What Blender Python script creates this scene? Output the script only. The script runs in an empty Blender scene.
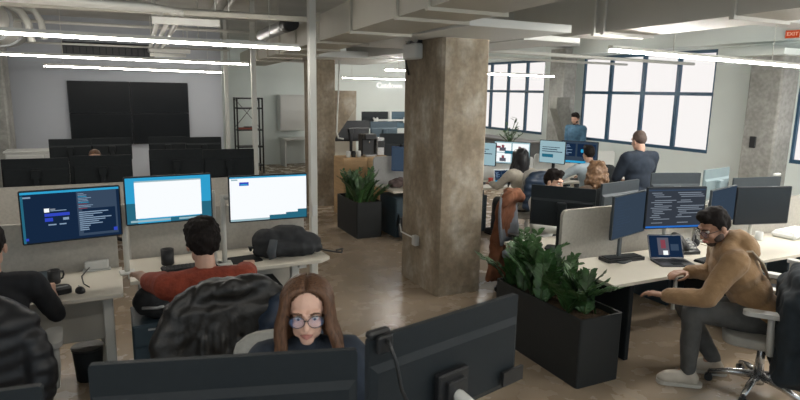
import bpy, bmesh, math, random
from mathutils import Vector as V, Matrix as Mx, noise as NZ
random.seed(7)
SC = bpy.context.scene; COL = SC.collection
TMP = bpy.data.scenes.new('fuse')
PI = math.pi; rad = math.radians
# ------------------------------------------------------------------ materials
MATS = {}
def M(name, col, rough=.5, metal=0., ns=0, na=0., bs=0, ba=0., spec=.5, sheen=0., alpha=1., stretch=None, col2=None, emis=None, es=0.):
    if name in MATS: return MATS[name]
    m = bpy.data.materials.new(name); m.use_nodes = True; nt = m.node_tree; b = nt.nodes['Principled BSDF']
    b.inputs['Base Color'].default_value = (*col, 1); b.inputs['Roughness'].default_value = rough
    b.inputs['Metallic'].default_value = metal; b.inputs['Specular IOR Level'].default_value = spec
    if sheen: b.inputs['Sheen Weight'].default_value = sheen
    if alpha < 1: b.inputs['Alpha'].default_value = alpha
    if emis: b.inputs['Emission Color'].default_value = (*emis, 1); b.inputs['Emission Strength'].default_value = es
    tc = nt.nodes.new('ShaderNodeTexCoord'); src = tc.outputs['Object']
    if stretch:
        mp = nt.nodes.new('ShaderNodeMapping'); mp.inputs['Scale'].default_value = stretch
        nt.links.new(src, mp.inputs['Vector']); src = mp.outputs['Vector']
    if ns:
        n = nt.nodes.new('ShaderNodeTexNoise'); n.inputs['Scale'].default_value = ns; n.inputs['Detail'].default_value = 5
        nt.links.new(src, n.inputs['Vector'])
        r = nt.nodes.new('ShaderNodeValToRGB'); r.color_ramp.elements[0].position = .3; r.color_ramp.elements[1].position = .7
        c2 = col2 or tuple(min(1, c*(1+na)) for c in col); c1 = tuple(c*(1-na) for c in col) if not col2 else col
        r.color_ramp.elements[0].color = (*c1, 1); r.color_ramp.elements[1].color = (*c2, 1)
        nt.links.new(n.outputs['Fac'], r.inputs['Fac']); nt.links.new(r.outputs['Color'], b.inputs['Base Color'])
    if bs:
        n2 = nt.nodes.new('ShaderNodeTexNoise'); n2.inputs['Scale'].default_value = bs; n2.inputs['Detail'].default_value = 4
        nt.links.new(src, n2.inputs['Vector'])
        bp = nt.nodes.new('ShaderNodeBump'); bp.inputs['Strength'].default_value = ba; bp.inputs['Distance'].default_value = .02
        nt.links.new(n2.outputs['Fac'], bp.inputs['Height']); nt.links.new(bp.outputs['Normal'], b.inputs['Normal'])
    MATS[name] = m; return m
def E(name, col, s):
    if name in MATS: return MATS[name]
    m = bpy.data.materials.new(name); m.use_nodes = True; nt = m.node_tree; nt.nodes.remove(nt.nodes['Principled BSDF'])
    e = nt.nodes.new('ShaderNodeEmission'); e.inputs['Color'].default_value = (*col, 1); e.inputs['Strength'].default_value = s
    nt.links.new(e.outputs[0], nt.nodes['Material Output'].inputs[0]); MATS[name] = m; return m
WHITE = M('white_paint', (.62, .63, .61), .6, ns=2, na=.03)
WALLW = M('wall_paint', (.74, .8, .775), .7, ns=1.2, na=.03)
WALLG = M('wall_paint_grey', (.42, .445, .485), .75, ns=1.2, na=.03)
CEILW = M('ceiling_paint', (.5, .5, .47), .75, ns=1.5, na=.08, bs=6, ba=.15)
DUCTM = M('painted_duct', (.47, .45, .385), .5, ns=3, na=.04)
DUCTG = M('painted_duct_grey', (.58, .57, .53), .5, ns=3, na=.04)
STEELW = M('painted_steel', (.6, .6, .56), .45, ns=4, na=.05)
BEIGE = M('beige_laminate', (.56, .53, .465), .5, ns=8, na=.02)
DESK = M('desk_laminate', (.66, .62, .53), .38, ns=6, na=.02)
FELT = M('screen_felt', (.44, .42, .375), .9, ns=40, na=.08)
BLK = M('black_plastic', (.012, .013, .015), .4, ns=30, na=.1)
BLKM = M('black_matte', (.011, .014, .016), .7, spec=.25, ns=30, na=.1)
MONB = M('monitor_back', (.014, .019, .023), .6, spec=.3, ns=30, na=.06)
MONG = M('monitor_back_grey', (.05, .062, .072), .4, ns=30, na=.06)
SILV = M('silver_plastic', (.45, .46, .47), .35, .4, ns=20, na=.05)
GREYP = M('light_grey_plastic', (.5, .5, .48), .45, ns=20, na=.04)
NAVYC = M('navy_steel', (.035, .06, .08), .5, ns=10, na=.06)
PLANT = M('planter_steel', (.008, .0105, .0115), .55, ns=8, na=.1)
SOIL = M('soil', (.09, .055, .03), .95, ns=40, na=.5, bs=60, ba=.8)
CHROME = M('chrome', (.6, .6, .6), .25, .9, ns=10, na=.03)
WOOD = M('plywood', (.5, .33, .17), .5, ns=3, na=.12, stretch=(1, 1, 8))
BLUEF = M('window_frame_blue', (.03, .085, .15), .4, ns=6, na=.05)
SKIN = M('skin', (.55, .33, .24), .5, ns=25, na=.05)
SKIN2 = M('skin_tan', (.37, .2, .13), .5, ns=25, na=.05)
HBLK = M('hair_black', (.011, .008, .007), .75, spec=.2, ns=60, na=.4, stretch=(3, 3, .6))
HBRN = M('hair_brown', (.11, .055, .03), .5, spec=.35, ns=45, na=.5, stretch=(3, 3, .5))
HCUR = M('hair_light_brown', (.17, .095, .05), .5, ns=45, na=.45)
def mixmat(name, c1, c2, rough, scale, **k): return M(name, c1, rough, ns=scale, col2=c2, **k)
LAMP = E('lamp_diffuser', (1, .94, .86), 42.0); LAMPW = E('lamp_diffuser_bright', (1, .97, .92), 120.0)
PANE = E('daylit_pane', (1, .965, .95), .74)
def concrete(name, c1, c2, c3, rough, sc, joints=False, stretch=None):
    m = bpy.data.materials.new(name); m.use_nodes = True; nt = m.node_tree; b = nt.nodes['Principled BSDF']; L = nt.links.new
    tc = nt.nodes.new('ShaderNodeTexCoord'); src = tc.outputs['Object']
    if stretch:
        mp = nt.nodes.new('ShaderNodeMapping'); mp.inputs['Scale'].default_value = stretch; L(src, mp.inputs['Vector']); src = mp.outputs['Vector']
    n1 = nt.nodes.new('ShaderNodeTexNoise'); n1.inputs['Scale'].default_value = sc; n1.inputs['Detail'].default_value = 7; n1.inputs['Roughness'].default_value = .6
    n2 = nt.nodes.new('ShaderNodeTexNoise'); n2.inputs['Scale'].default_value = sc*7; n2.inputs['Detail'].default_value = 6
    L(src, n1.inputs['Vector']); L(tc.outputs['Object'], n2.inputs['Vector'])
    r = nt.nodes.new('ShaderNodeValToRGB'); e = r.color_ramp.elements; e[0].position = .32; e[0].color = (*c1, 1); e[1].position = .68; e[1].color = (*c3, 1)
    k = e.new(.5); k.color = (*c2, 1); L(n1.outputs['Fac'], r.inputs['Fac'])
    mx = nt.nodes.new('ShaderNodeMixRGB'); mx.blend_type = 'OVERLAY'; mx.inputs['Fac'].default_value = .12 if joints else .45
    L(r.outputs['Color'], mx.inputs['Color1']); L(n2.outputs['Fac'], mx.inputs['Color2']); out = mx.outputs['Color']
    if joints:
        sp = nt.nodes.new('ShaderNodeSeparateXYZ'); L(tc.outputs['Object'], sp.inputs[0]); fac = None
        for ax, off in (('X', 3.42), ('Y', 5.45)):
            a = nt.nodes.new('ShaderNodeMath'); a.operation = 'SUBTRACT'; a.inputs[1].default_value = off; L(sp.outputs[ax], a.inputs[0])
            p = nt.nodes.new('ShaderNodeMath'); p.operation = 'PINGPONG'; p.inputs[1].default_value = 1.35; L(a.outputs[0], p.inputs[0])
            c = nt.nodes.new('ShaderNodeMath'); c.operation = 'LESS_THAN'; c.inputs[1].default_value = .009; L(p.outputs[0], c.inputs[0])
            if fac is None: fac = c
            else:
                q = nt.nodes.new('ShaderNodeMath'); q.operation = 'MAXIMUM'; L(fac.outputs[0], q.inputs[0]); L(c.outputs[0], q.inputs[1]); fac = q
        j = nt.nodes.new('ShaderNodeMixRGB'); L(fac.outputs[0], j.inputs['Fac']); L(out, j.inputs['Color1']); j.inputs['Color2'].default_value = (.3, .25, .19, 1); out = j.outputs['Color']
    L(out, b.inputs['Base Color'])
    rr = nt.nodes.new('ShaderNodeMapRange'); rr.inputs['To Min'].default_value = rough-.07; rr.inputs['To Max'].default_value = rough+.1
    L(n2.outputs['Fac'], rr.inputs['Value']); L(rr.outputs[0], b.inputs['Roughness'])
    bp = nt.nodes.new('ShaderNodeBump'); bp.inputs['Strength'].default_value = .12 if not joints else .03; bp.inputs['Distance'].default_value = .02
    L(n2.outputs['Fac'], bp.inputs['Height']); L(bp.outputs['Normal'], b.inputs['Normal']); MATS[name] = m; return m
FLOOR = concrete('polished_concrete', (.285, .22, .155), (.315, .247, .177), (.35, .28, .207), .25, .6, True)
CONC = concrete('board_marked_concrete', (.185, .142, .095), (.26, .212, .152), (.42, .375, .31), .8, 2.4, False, (1.2, 1.2, .75))
CONCG = concrete('grey_concrete', (.25, .25, .23), (.31, .31, .29), (.38, .38, .36), .8, 2.2)
# ------------------------------------------------------------------ mesh builder
class MB:
    def __init__(s): s.v = []; s.f = []; s.m = []; s.s = []
    def add(s, vs, fs, mi=0, sm=False):
        o = len(s.v); s.v += [tuple(p) for p in vs]
        for f in fs: s.f.append([o+i for i in f]); s.m.append(mi); s.s.append(sm)
        return s
    def box(s, c, d, R=None, b=0, mi=0):
        h = [x/2 for x in d]; c = V(c); b = min(b, min(h)*.95); vs = []; fs = []
        T = (lambda p: c + (R @ V(p))) if R else (lambda p: c+V(p))
        if b <= 0:
            for i in (-1, 1):
                for j in (-1, 1):
                    for k in (-1, 1): vs.append(T((i*h[0], j*h[1], k*h[2])))
            fs = [(0, 1, 3, 2), (4, 6, 7, 5), (0, 4, 5, 1), (2, 3, 7, 6), (0, 2, 6, 4), (1, 5, 7, 3)]
        else:
            ix = {}
            for i in (-1, 1):
                for j in (-1, 1):
                    for k in (-1, 1):
                        for a in range(3):
                            p = [i*(h[0]-b), j*(h[1]-b), k*(h[2]-b)]; p[a] = (i, j, k)[a]*h[a]; ix[(i, j, k, a)] = len(vs); vs.append(T(p))
            for a in range(3):
                o = [x for x in range(3) if x != a]
                for sg in (-1, 1):
                    q = []
                    for u, w in ((-1, -1), (1, -1), (1, 1), (-1, 1)):
                        t = [0, 0, 0]; t[a] = sg; t[o[0]] = u; t[o[1]] = w; q.append(ix[(*t, a)])
                    fs.append(q)
            for a in range(3):
                o = [x for x in range(3) if x != a]
                for u in (-1, 1):
                    for w in (-1, 1):
                        t = [0, 0, 0]; t[o[0]] = u; t[o[1]] = w; t[a] = -1; t2 = list(t); t2[a] = 1
                        fs.append([ix[(*t, o[0])], ix[(*t2, o[0])], ix[(*t2, o[1])], ix[(*t, o[1])]])
            for i in (-1, 1):
                for j in (-1, 1):
                    for k in (-1, 1): fs.append([ix[(i, j, k, 0)], ix[(i, j, k, 1)], ix[(i, j, k, 2)]])
        return s.add(vs, fs, mi)
    def tube(s, pts, r, n=8, mi=0, caps=True, flat=1., round_=False):
        pts = [V(p) for p in pts]; m = len(pts); rr = list(r) if isinstance(r, (list, tuple)) else [r]*m
        if round_:      # spherical ends for fusing
            d0 = (pts[0]-pts[1]).normalized(); d1 = (pts[-1]-pts[-2]).normalized()
            P0 = [pts[0]+d0*rr[0]*math.cos(t) for t in (.25, .8)]; R0 = [rr[0]*math.sin(t) for t in (.25, .8)]
            P1 = [pts[-1]+d1*rr[-1]*math.cos(t) for t in (.8, .25)]; R1 = [rr[-1]*math.sin(t) for t in (.8, .25)]
            pts = P0+pts+P1; rr = R0+rr+R1; m = len(pts)
        vs = []; fs = []; up = None
        for i in range(m):
            t = (pts[min(i+1, m-1)]-pts[max(i-1, 0)])
            t = t.normalized() if t.length > 1e-9 else V((0, 0, 1))
            if up is None:
                up = V((0, 0, 1)) if abs(t.z) < .9 else V((0, 1, 0))
            a = t.cross(up)
            a = a.normalized() if a.length > 1e-6 else V((1, 0, 0)); b = a.cross(t).normalized(); up = b
            for k in range(n):
                q = 2*PI*k/n; vs.append(pts[i]+a*(rr[i]*math.cos(q))+b*(rr[i]*flat*math.sin(q)))
        for i in range(m-1):
            for k in range(n):
                k2 = (k+1) % n; fs.append((i*n+k, i*n+k2, (i+1)*n+k2, (i+1)*n+k))
        o = len(s.v); s.add(vs, fs, mi, True)
        if caps: s.f += [[o+k for k in range(n)][::-1], [o+(m-1)*n+k for k in range(n)]]; s.m += [mi, mi]; s.s += [False, False]
        return s
    def sph(s, c, r, R=None, n=14, mi=0):
        r = (r, r, r) if isinstance(r, (int, float)) else r; c = V(c); vs = []; fs = []; h = n//2
        T = (lambda p: c+(R @ V(p))) if R else (lambda p: c+V(p))
        for i in range(1, h):
            a = PI*i/h
            for k in range(n):
                q = 2*PI*k/n; vs.append(T((r[0]*math.sin(a)*math.cos(q), r[1]*math.sin(a)*math.sin(q), r[2]*math.cos(a))))
        for i in range(h-2):
            for k in range(n): k2 = (k+1) % n; fs.append((i*n+k, (i+1)*n+k, (i+1)*n+k2, i*n+k2))
        t = len(vs); vs += [T((0, 0, r[2])), T((0, 0, -r[2]))]
        for k in range(n): k2 = (k+1) % n; fs.append((t, k, k2)); fs.append((t+1, (h-2)*n+k2, (h-2)*n+k))
        return s.add(vs, fs, mi, True)
    def prism(s, poly, ext, mi=0):      # poly: 3-D outline, ext: extrusion vector
        n = len(poly); e = V(ext); vs = [V(p) for p in poly]; vs += [p+e for p in vs]
        fs = [list(range(n))[::-1], [n+i for i in range(n)]]+[(i, (i+1) % n, n+(i+1) % n, n+i) for i in range(n)]
        return s.add(vs, fs, mi)
    def quad(s, a, b, c, d, mi=0): return s.add([a, b, c, d], [(0, 1, 2, 3)], mi)
    def mesh(s, name, mats):
        me = bpy.data.meshes.new(name); me.from_pydata(s.v, [], s.f); me.update()
        bm = bmesh.new(); bm.from_mesh(me); bmesh.ops.recalc_face_normals(bm, faces=bm.faces); bm.to_mesh(me); bm.free()
        for m in (mats if isinstance(mats, (list, tuple)) else [mats]): me.materials.append(m)
        me.polygons.foreach_set('material_index', s.m); me.polygons.foreach_set('use_smooth', s.s); me.update(); return me
    def build(s, name, mats, parent=None):
        o = bpy.data.objects.new(name, s.mesh(name, mats)); COL.objects.link(o)
        if parent: o.parent = parent
        return o
def rrect(w, h, r, n=5, cx=0, cy=0):
    out = []
    for sx, sy, a0 in ((1, 1, 0), (-1, 1, 90), (-1, -1, 180), (1, -1, 270)):
        for i in range(n+1):
            a = rad(a0+90*i/n); out.append((cx+sx*(w/2-r)+r*math.cos(a), cy+sy*(h/2-r)+r*math.sin(a)))
    return out
def fuse(mb, name, mat, parent=None, vox=.01, smooth=6, na=0., nf=8., crease=0.):
    me = mb.mesh(name, mat); o = bpy.data.objects.new(name, me); TMP.collection.objects.link(o)
    r = o.modifiers.new('r', 'REMESH'); r.mode = 'VOXEL'; r.voxel_size = vox; r.use_smooth_shade = True
    if smooth: q = o.modifiers.new('s', 'SMOOTH'); q.iterations = smooth; q.factor = .5
    with bpy.context.temp_override(scene=TMP, view_layer=TMP.view_layers[0]): dg = bpy.context.evaluated_depsgraph_get()
    dg.update(); ev = o.evaluated_get(dg); m2 = bpy.data.meshes.new_from_object(ev)
    TMP.collection.objects.unlink(o); COL.objects.link(o)
    o.modifiers.clear(); o.data = m2; bpy.data.meshes.remove(me); m2.name = name
    if na:
        for v in m2.vertices:
            p = v.co; d = NZ.noise(p*nf)+.5*NZ.noise(p*nf*2.3)
            if crease: d -= 2.2*crease*(1-min(1, abs(NZ.noise(V((p.x*nf*.8, p.y*nf*.8, p.z*nf*.45))))*4))
            v.co = p + v.normal*(d*na)
    for p in m2.polygons: p.use_smooth = True
    if not m2.materials: m2.materials.append(mat)
    if parent: o.parent = parent
    return o
def tag(o, label=None, cat=None, group=None, kind=None):
    for k, v in (('label', label), ('category', cat), ('group', group), ('kind', kind)):
        if v: o[k] = v
    return o
def thing(name, label, cat, loc=(0, 0, 0), rz=0, group=None):
    o = bpy.data.objects.new(name, None); COL.objects.link(o); o.location = loc; o.rotation_euler = (0, 0, rz); o.empty_display_size = .1
    return tag(o, label, cat, group)
def struct(name, mb, mat, parent=None, label=None):
    o = mb.build(name, mat, parent)
    if not parent: o['kind'] = 'structure'
    if label: o['label'] = label
    return o
def copy_tree(o, parent=None):
    c = o.copy(); COL.objects.link(c)
    if parent: c.parent = parent
    for ch in list(o.children): copy_tree(ch, c)
    return c
def face(dx, dy): return math.atan2(-dx, dy)      # rotation that turns +Y to (dx,dy)
def Rz(a): return Mx.Rotation(a, 3, 'Z')
def Rx(a): return Mx.Rotation(a, 3, 'X')
def Ry(a): return Mx.Rotation(a, 3, 'Y')
# ------------------------------------------------------------------ the setting
struct('floor', MB().box((2, 7.5, -.1), (18.4, 21.4, .2)), FLOOR)
struct('ceiling', MB().box((2, 7.5, 3.7), (18.4, 21.4, .2)), CEILW)
struct('wall_back', MB().box((-2.28, 14.1, 1.8), (9.04, .2, 3.6)), WALLG)
struct('wall_return', MB().box((2.14, 15.9, 1.8), (.2, 3.4, 3.6)), WALLW)
struct('wall_far', MB().box((6.4, 17.7, 1.8), (8.7, .2, 3.6)), WALLW)
struct('wall_left', MB().box((-6.9, 5.7, 1.8), (.2, 17, 3.6)), WALLG)
w = MB(); X0 = 10.5; T = .3
w.box((X0+T/2, 7.5, .565), (T, 21, 1.13)).box((X0+T/2, 7.5, 3.37), (T, 21, .46))
for a, b in ((11.46, 12.91), (6.26, 7.85), (-3, 1.6)): w.box((X0+T/2, (a+b)/2, 2.135), (T, b-a, 2.01))
w.box((X0+T/2, 17.8, 2.135), (T, .4, 2.01))
struct('wall_right', w, WALLW)
for i, (ys, lab) in enumerate((((12.91, 13.72, 14.6, 15.47, 16.34, 17.6), 'far blue-framed window behind the concrete column'),
                        ((7.85, 8.71, 9.61, 10.57, 11.46), 'wide blue-framed window of four bays'),
                        ((1.6, 2.5, 3.4, 4.35, 5.3, 6.26), 'window cut by the edge at the right'))):
    f = MB(); x = X0+.06
    for y in ys: f.box((x, y, 2.135), (.09, .085, 2.01))
    for z in (1.16, 2.285, 3.11): f.box((x, (ys[0]+ys[-1])/2, z), (.1, ys[-1]-ys[0], .07))
    o = struct('window_%d' % (i+1), f, BLUEF, None, lab)
    for a, b in zip(ys, ys[1:]):
        for z0, z1 in ((1.19, 2.26), (2.31, 3.08)):
            MB().box((x+.02, (a+b)/2, (z0+z1)/2), (.012, b-a-.08, z1-z0)).build('pane', PANE, o)
struct('trim_1', MB().box((10.44, 7.5, 3.37), (.14, 17, .44)).box((10.2, 7.5, 3.38), (.5, 17, .42)), WALLW)
def column(name, x0, x1, y0, y1, z1, mat, extra=None, label=None, ch=.03):
    cx, cy = (x0+x1)/2, (y0+y1)/2
    m = MB(); p = []
    for sx, sy in ((1, 1), (-1, 1), (-1, -1), (1, -1)):
        a = (cx+sx*(x1-x0)/2, cy+sy*((y1-y0)/2-ch)); b = (cx+sx*((x1-x0)/2-ch), cy+sy*(y1-y0)/2)
        p += [a, b] if sx*sy > 0 else [b, a]
    m.prism([(q[0], q[1], 0) for q in p], (0, 0, z1))
    if extra: extra(m)
    o = struct(name, m, mat, None, label); return o
c1 = column('column', 3.1, 3.68, 5.45, 6.36, 2.8, CONC, None, 'big concrete column in the middle of the floor')
def h2(m): m.prism([(3.82, 10.86, 1.3), (4.27, 10.86, 1.92), (4.27, 10.86, 2.23), (3.82, 10.86, 2.23)], (0, .5, 0))
column('column', 3.38, 3.84, 10.85, 11.4, 2.8, CONC, h2, 'concrete column with a bracket behind the power pole')
def h3(m): pass
H3 = MB(); H3.prism([(9.36, 11.02, 1.9), (9.36, 11.02, 2.16), (9.74, 11.02, 2.16), (9.74, 11.02, 1.93), (10.14, 11.02, 1.12), (9.7, 11.02, 1.12)], (0, .25, 0))
k3 = column('column', 9.72, 10.14, 11.27, 11.8, 3.3, CONCG, h3, 'grey column with diagonal bracket between the windows')
H3.build('bracket', concrete('bracket_concrete', (.14, .14, .125), (.19, .19, .17), (.24, .24, .22), .8, 2.2), k3)
pl = column('column', 10.05, 10.52, 6.28, 6.86, 2.93, CONCG, None, 'grey concrete pilaster on the window wall')
MB().box((10.1, 6.57, 2.98), (.75, .95, .1)).build('capital', WALLW, pl)
MB().box((10.035, 6.64, 1.47), (.03, .11, .2), b=.008).build('switch_box', BLK, pl)
column('column', -2.5, -1.75, 12.9, 13.6, 3.6, CONCG, None, 'dark concrete column at the left of the video wall')
struct('trim_2', MB().box((3.3, 5.85, 2.835), (1.1, 2.9, .07)), WHITE, None, 'white drop panel on the middle column')
struct('trim_3', MB().box((4.1, 11.3, 2.86), (2.0, 2.6, .12)), WHITE, None, 'white drop panel on the far column')
bm_ = MB()
for y in (5.9, 11.3): bm_.box((7.2, y, 3.47), (5.6, .5, .26))
struct('beam', bm_.box((4.55, 8.3, 2.98), (.8, 5.6, .3)), WHITE)
# wall services -----------------------------------------------------
def flanged_duct(name, label, mat, y0, y1, xl, sl, wd, z0, z1, fl, taper=None):
    t = thing(name, label, 'duct', (xl(y0), y0, z0)); O = V((xl(y0), y0, z0))
    m = MB(); a, b = V((xl(y0), y0, z0))-O, V((xl(y1), y1, z0))-O
    m.prism([a, a+V((wd, 0, 0)), a+V((wd, 0, z1-z0)), a+V((0, 0, z1-z0))], b-a)
    if taper:
        c = V((xl(taper), taper, z0))-O; zt = (z1-z0)
        vs = [b, b+V((wd, 0, 0)), b+V((wd, 0, zt)), b+V((0, 0, zt)), c+V((0, 0, zt*.45)), c+V((wd, 0, zt*.45)), c+V((wd, 0, zt)), c+V((0, 0, zt))]
        m.add(vs, [(0, 1, 2, 3), (4, 5, 6, 7), (0, 1, 5, 4), (2, 3, 7, 6), (0, 3, 7, 4), (1, 2, 6, 5)])
    m.build('duct_body', mat, t)
    for y in fl:
        p = V((xl(y), y, z0))-O
        MB().box(p+V((wd/2, 0, (z1-z0)/2)), (wd+.05, .035, z1-z0+.05)).build('flange', mat, t)
    for y in fl[::2]:
        for dx in (.05, wd-.05): MB().tube([V((xl(y)+dx, y+.3, z1-.01))-O, V((xl(y)+dx, y+.3, 3.6))-O], .006, 5).build('hanger_rod', STEELW, t)
    return t
flanged_duct('air_duct', 'long beige painted air duct crossing the ceiling beside the middle column', DUCTM, 1.5, 15.2, lambda y: 2.2+.083*(y-6.8), .083, .6, 2.8, 3.09, (2.2, 3.6, 4.2, 5.43, 6.78, 8.1, 9.4, 10.7, 12))
flanged_duct('air_duct', 'wide grey air duct overhead with a tapered far end', DUCTG, 1.2, 4.75, lambda y: 4.03+.08*(y-4.2), .08, .58, 2.8, 3.24, (1.5, 2.84, 4.17, 4.3), 6.1)
t = thing('round_duct', 'round grey duct with elbow high in the upper left corner', 'duct', (-1.3, 8, 3.15))
MB().tube([(-.35, 0, 0), (-.3, 1.5, 0), (-.25, 3, 0), (-.2, 4, 0)], .3, 20).build('pipe_run', STEELW, t)
for y in (.4, 1.4, 2.4, 3.4): MB().tube([(-.335+y*.035, y, 0), (-.335+y*.035, y+.05, 0)], .325, 20).build('band', SILV, t)
MB().tube([(.3, 2.2, -.3), (.28, 2.2, -.05), (.2, 2.2, .12), (.05, 2.2, .2)], .05, 10).tube([(.45, 2.3, -.25), (.43, 2.3, 0), (.35, 2.3, .16), (.1, 2.3, .22)], .045, 10).build('riser_pipe', STEELW, t)
t = thing('vent_grille', 'long dark louvred vent above the video wall', 'vent', (0, 13.95, 2.96))
MB().box((0, .02, 0), (1.72, .06, .3), b=.02).build('grille_backing', BLK, t)
m = MB()
for k in range(14): m.box((-.78+k*.12, -.02, 0), (.018, .03, .26))
m.build('louvre', BLKM, t)
def pipe_line(name, label, pts, r, mat=STEELW, cat='pipe', group=None):
    o = V(pts[0]); return tag(MB().tube([V(p)-o for p in pts], r, 10).build(name, mat), label, cat, group), o
for k, lab in enumerate(('first white conduit bending away under the ceiling, the inner one of three', 'middle white conduit of the three bending away under the ceiling', 'outer white conduit of the three bending away under the ceiling')):
    x = .46+.1*k; y = 5.9+.1*(2-k)*-1+.2; pts = [(-3.4, y-.15+.0*k, 2.95), (x-.25, y, 2.95)]
    for a in range(0, 91, 15): pts.append((x-.2+.2*math.sin(rad(a)), y+.2-.2*math.cos(rad(a)), 2.95))
    pts += [(x+.1, 9, 2.95), (x+.26, 13.2, 2.95)]
    o, p0 = pipe_line('conduit', lab, pts, .03); o.location = p0
for k, (xa, xb, y, lab) in enumerate(((.38, 1.0, 6.25, 'nearest white strut bar under the bent conduits'), (.5, 1.15, 8.75, 'second white strut bar under the conduits'), (.62, 1.3, 11.4, 'third strut bar under the conduits, near the vent'), (.72, 1.4, 13.0, 'farthest strut bar under the conduits'))):
    t = thing('strut_hanger', lab, 'hanger', ((xa+xb)/2, y, 2.87), rad(-4))
    MB().box((0, 0, 0), (xb-xa, .05, .07), b=.006).build('strut_bar', STEELW, t)
    for s in (-1, 1): MB().tube([(s*(xb-xa)*.44, 0, .03), (s*(xb-xa)*.44, 0, .73)], .007, 6).build('threaded_rod', STEELW, t)
t = thing('cable_trunking', 'long beige trunking rail running across the upper left ceiling', 'trunking', (-.8, 6.44, 2.95), math.atan2(-.37, 2.69))
MB().box((.65, 0, 0), (4.3, .06, .05), b=.006).build('trunking_channel', DUCTM, t)
for x in (-1, .4, 1.9): MB().tube([(x, 0, .03), (x, 0, .65)], .006, 6).build('threaded_rod', STEELW, t)
for k, (a, b, r, lab) in enumerate((((-3, 8.4, 3.2), (2.0, 8.1, 3.2), .025, 'thin ceiling conduit above the second lamp'), ((-3, 9.8, 3.3), (2.1, 9.6, 3.3), .03, 'thin ceiling conduit close to the slab, behind the bent pipes'), ((-3, 11.0, 3.2), (2.4, 10.7, 3.2), .025, 'thin ceiling conduit in front of the far beam'), ((-2.2, 13.0, 3.0), (2.2, 12.7, 3.0), .02, 'thin ceiling conduit below the vent'),
        ((-1.2, 6.9, 3.45), (2.0, 12.6, 3.45), .04, 'slanting ceiling pipe above the struts'), ((1.1, 4.5, 3.5), (1.75, 12.8, 3.5), .03, 'ceiling pipe running away left of the air duct'), ((1.3, 4.5, 3.5), (1.95, 12.8, 3.5), .03, 'second ceiling pipe running away left of the air duct'),
        ((5.05, 7.6, 2.86), (10.3, 8.2, 2.86), .03, 'thin white sprinkler pipe in front of the wide window'), ((5.5, 9.6, 2.9), (10.3, 9.9, 2.9), .025, 'thin white pipe behind the sprinkler pipe'), ((6.7, 5.7, 3.24), (7.05, 11.5, 3.24), .1, 'white pipe running away over the right desks'))):
    o, p0 = pipe_line('conduit', lab, [a, b], r); o.location = p0
o, p0 = pipe_line('conduit', 'thin white conduit curving down the side of the bracketed column', [(3.9, 10.8, 2.8), (3.88, 10.8, 2.2), (3.84, 10.8, 1.45), (3.88, 10.8, 1.33), (3.98, 10.8, 1.31)], .016); o.location = p0
t = thing('flexible_duct', 'crinkled silver flexible duct with black collar on the beige air duct', 'duct', (1.98, 8.9, 3.0))
pts = [(.03-.004*i, -i*.1, 0) for i in range(17)]; MB().tube(pts, [.07+.012*(i % 2) for i in range(17)], 12).build('flex_hose', SILV, t)
MB().tube([(-.034, -1.6, 0), (-.02, -1.85, .01)], .085, 14).build('collar', BLK, t)
# lamps ---------------------------------------------------------------
def linear_lamp(a, b, label, mat=None, drop=3.6, inset=.3, seen=True):
    a, b = V(a), V(b); L = (b-a).length; t = thing('linear_pendant_lamp', label, 'lamp', a, math.atan2(b.y-a.y, b.x-a.x), 'slim linear ceiling lamps')
    MB().box((L/2, 0, .036), (L, .045, .03)).build('lamp_housing', STEELW, t)
    MB().box((L/2, 0, .008), (L-.01, .028, .018)).build('lamp_diffuser', mat or LAMP, t)
    if not seen: t['kind'] = 'structure'
    n = max(2, int(L/1.5))
    for k in range(n):
        x = inset+(L-inset-.3)*k/(n-1); MB().tube([(x, 0, .045), (x, 0, drop-a.z)], .004, 5).build('suspension_wire', STEELW, t)
linear_lamp((-3.2, 5.26, 2.62), (1.66, 5.72, 2.62), 'lit linear lamp over the front left desks, lowest and longest in view at the left')
linear_lamp((-3.2, 9.15, 2.62), (2.03, 10.0, 2.62), 'second lit linear lamp from the front at the left')
linear_lamp((-1.02, 11.9, 2.55), (2.09, 13.05, 2.55), 'short lit linear lamp nearest the video wall')
linear_lamp((3.95, 4.0, 2.62), (9.4, 4.95, 2.62), 'lit linear lamp over the right desks, below the grey duct', LAMPW, 3.6, 1.0)
linear_lamp((4.64, 10.33, 2.62), (9.2, 11.0, 2.62), 'lit linear lamp crossing in front of the far windows', LAMPW)
linear_lamp((5.83, 15.9, 2.565), (9.4, 16.3, 2.565), 'lit linear lamp close to the far white wall')
linear_lamp((4.0, -.2, 2.62), (9.0, .5, 2.62), 'added fill lamp, unseen beyond the lower right corner of the picture', LAMPW, 3.6, .3, False)  # unseen lamp, added to brighten the right side
linear_lamp((5.2, 1.9, 2.62), (10.2, 2.3, 2.62), 'added fill lamp, unseen beyond the right edge near the windows', LAMPW, 3.6, .3, False)  # out-of-view lamp added to lift the dim window wall
linear_lamp((-2.4, .35, 2.85), (2.2, .75, 2.85), 'added fill lamp, unseen overhead above the foreground monitors', None, 3.6, .3, False)  # added out of view to light the woman's face from the front
for k, (px, py, z1) in enumerate(((1.83, 5.88, 3.6), (2.06, 9.75, 3.6), (2.13, 12.75, 3.6))):
    t = thing('power_pole', ('white power pole from ceiling to floor at the end of the front left desks', 'white power pole at the end of the second row of desks', 'white power pole farthest back, near the video wall')[k], 'pole', (px, py, 0), 0, 'white power poles')
    MB().box((0, 0, z1/2), (.075, .075, z1-.002), b=.008).build('pole_shaft', STEELW, t)
    MB().box((0, 0, .03), (.14, .14, .06), b=.01).build('foot_plate', STEELW, t)
    MB().box((0, -.045, 1.0), (.05, .02, .12), b=.004).build('socket_plate', WHITE, t)
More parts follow.
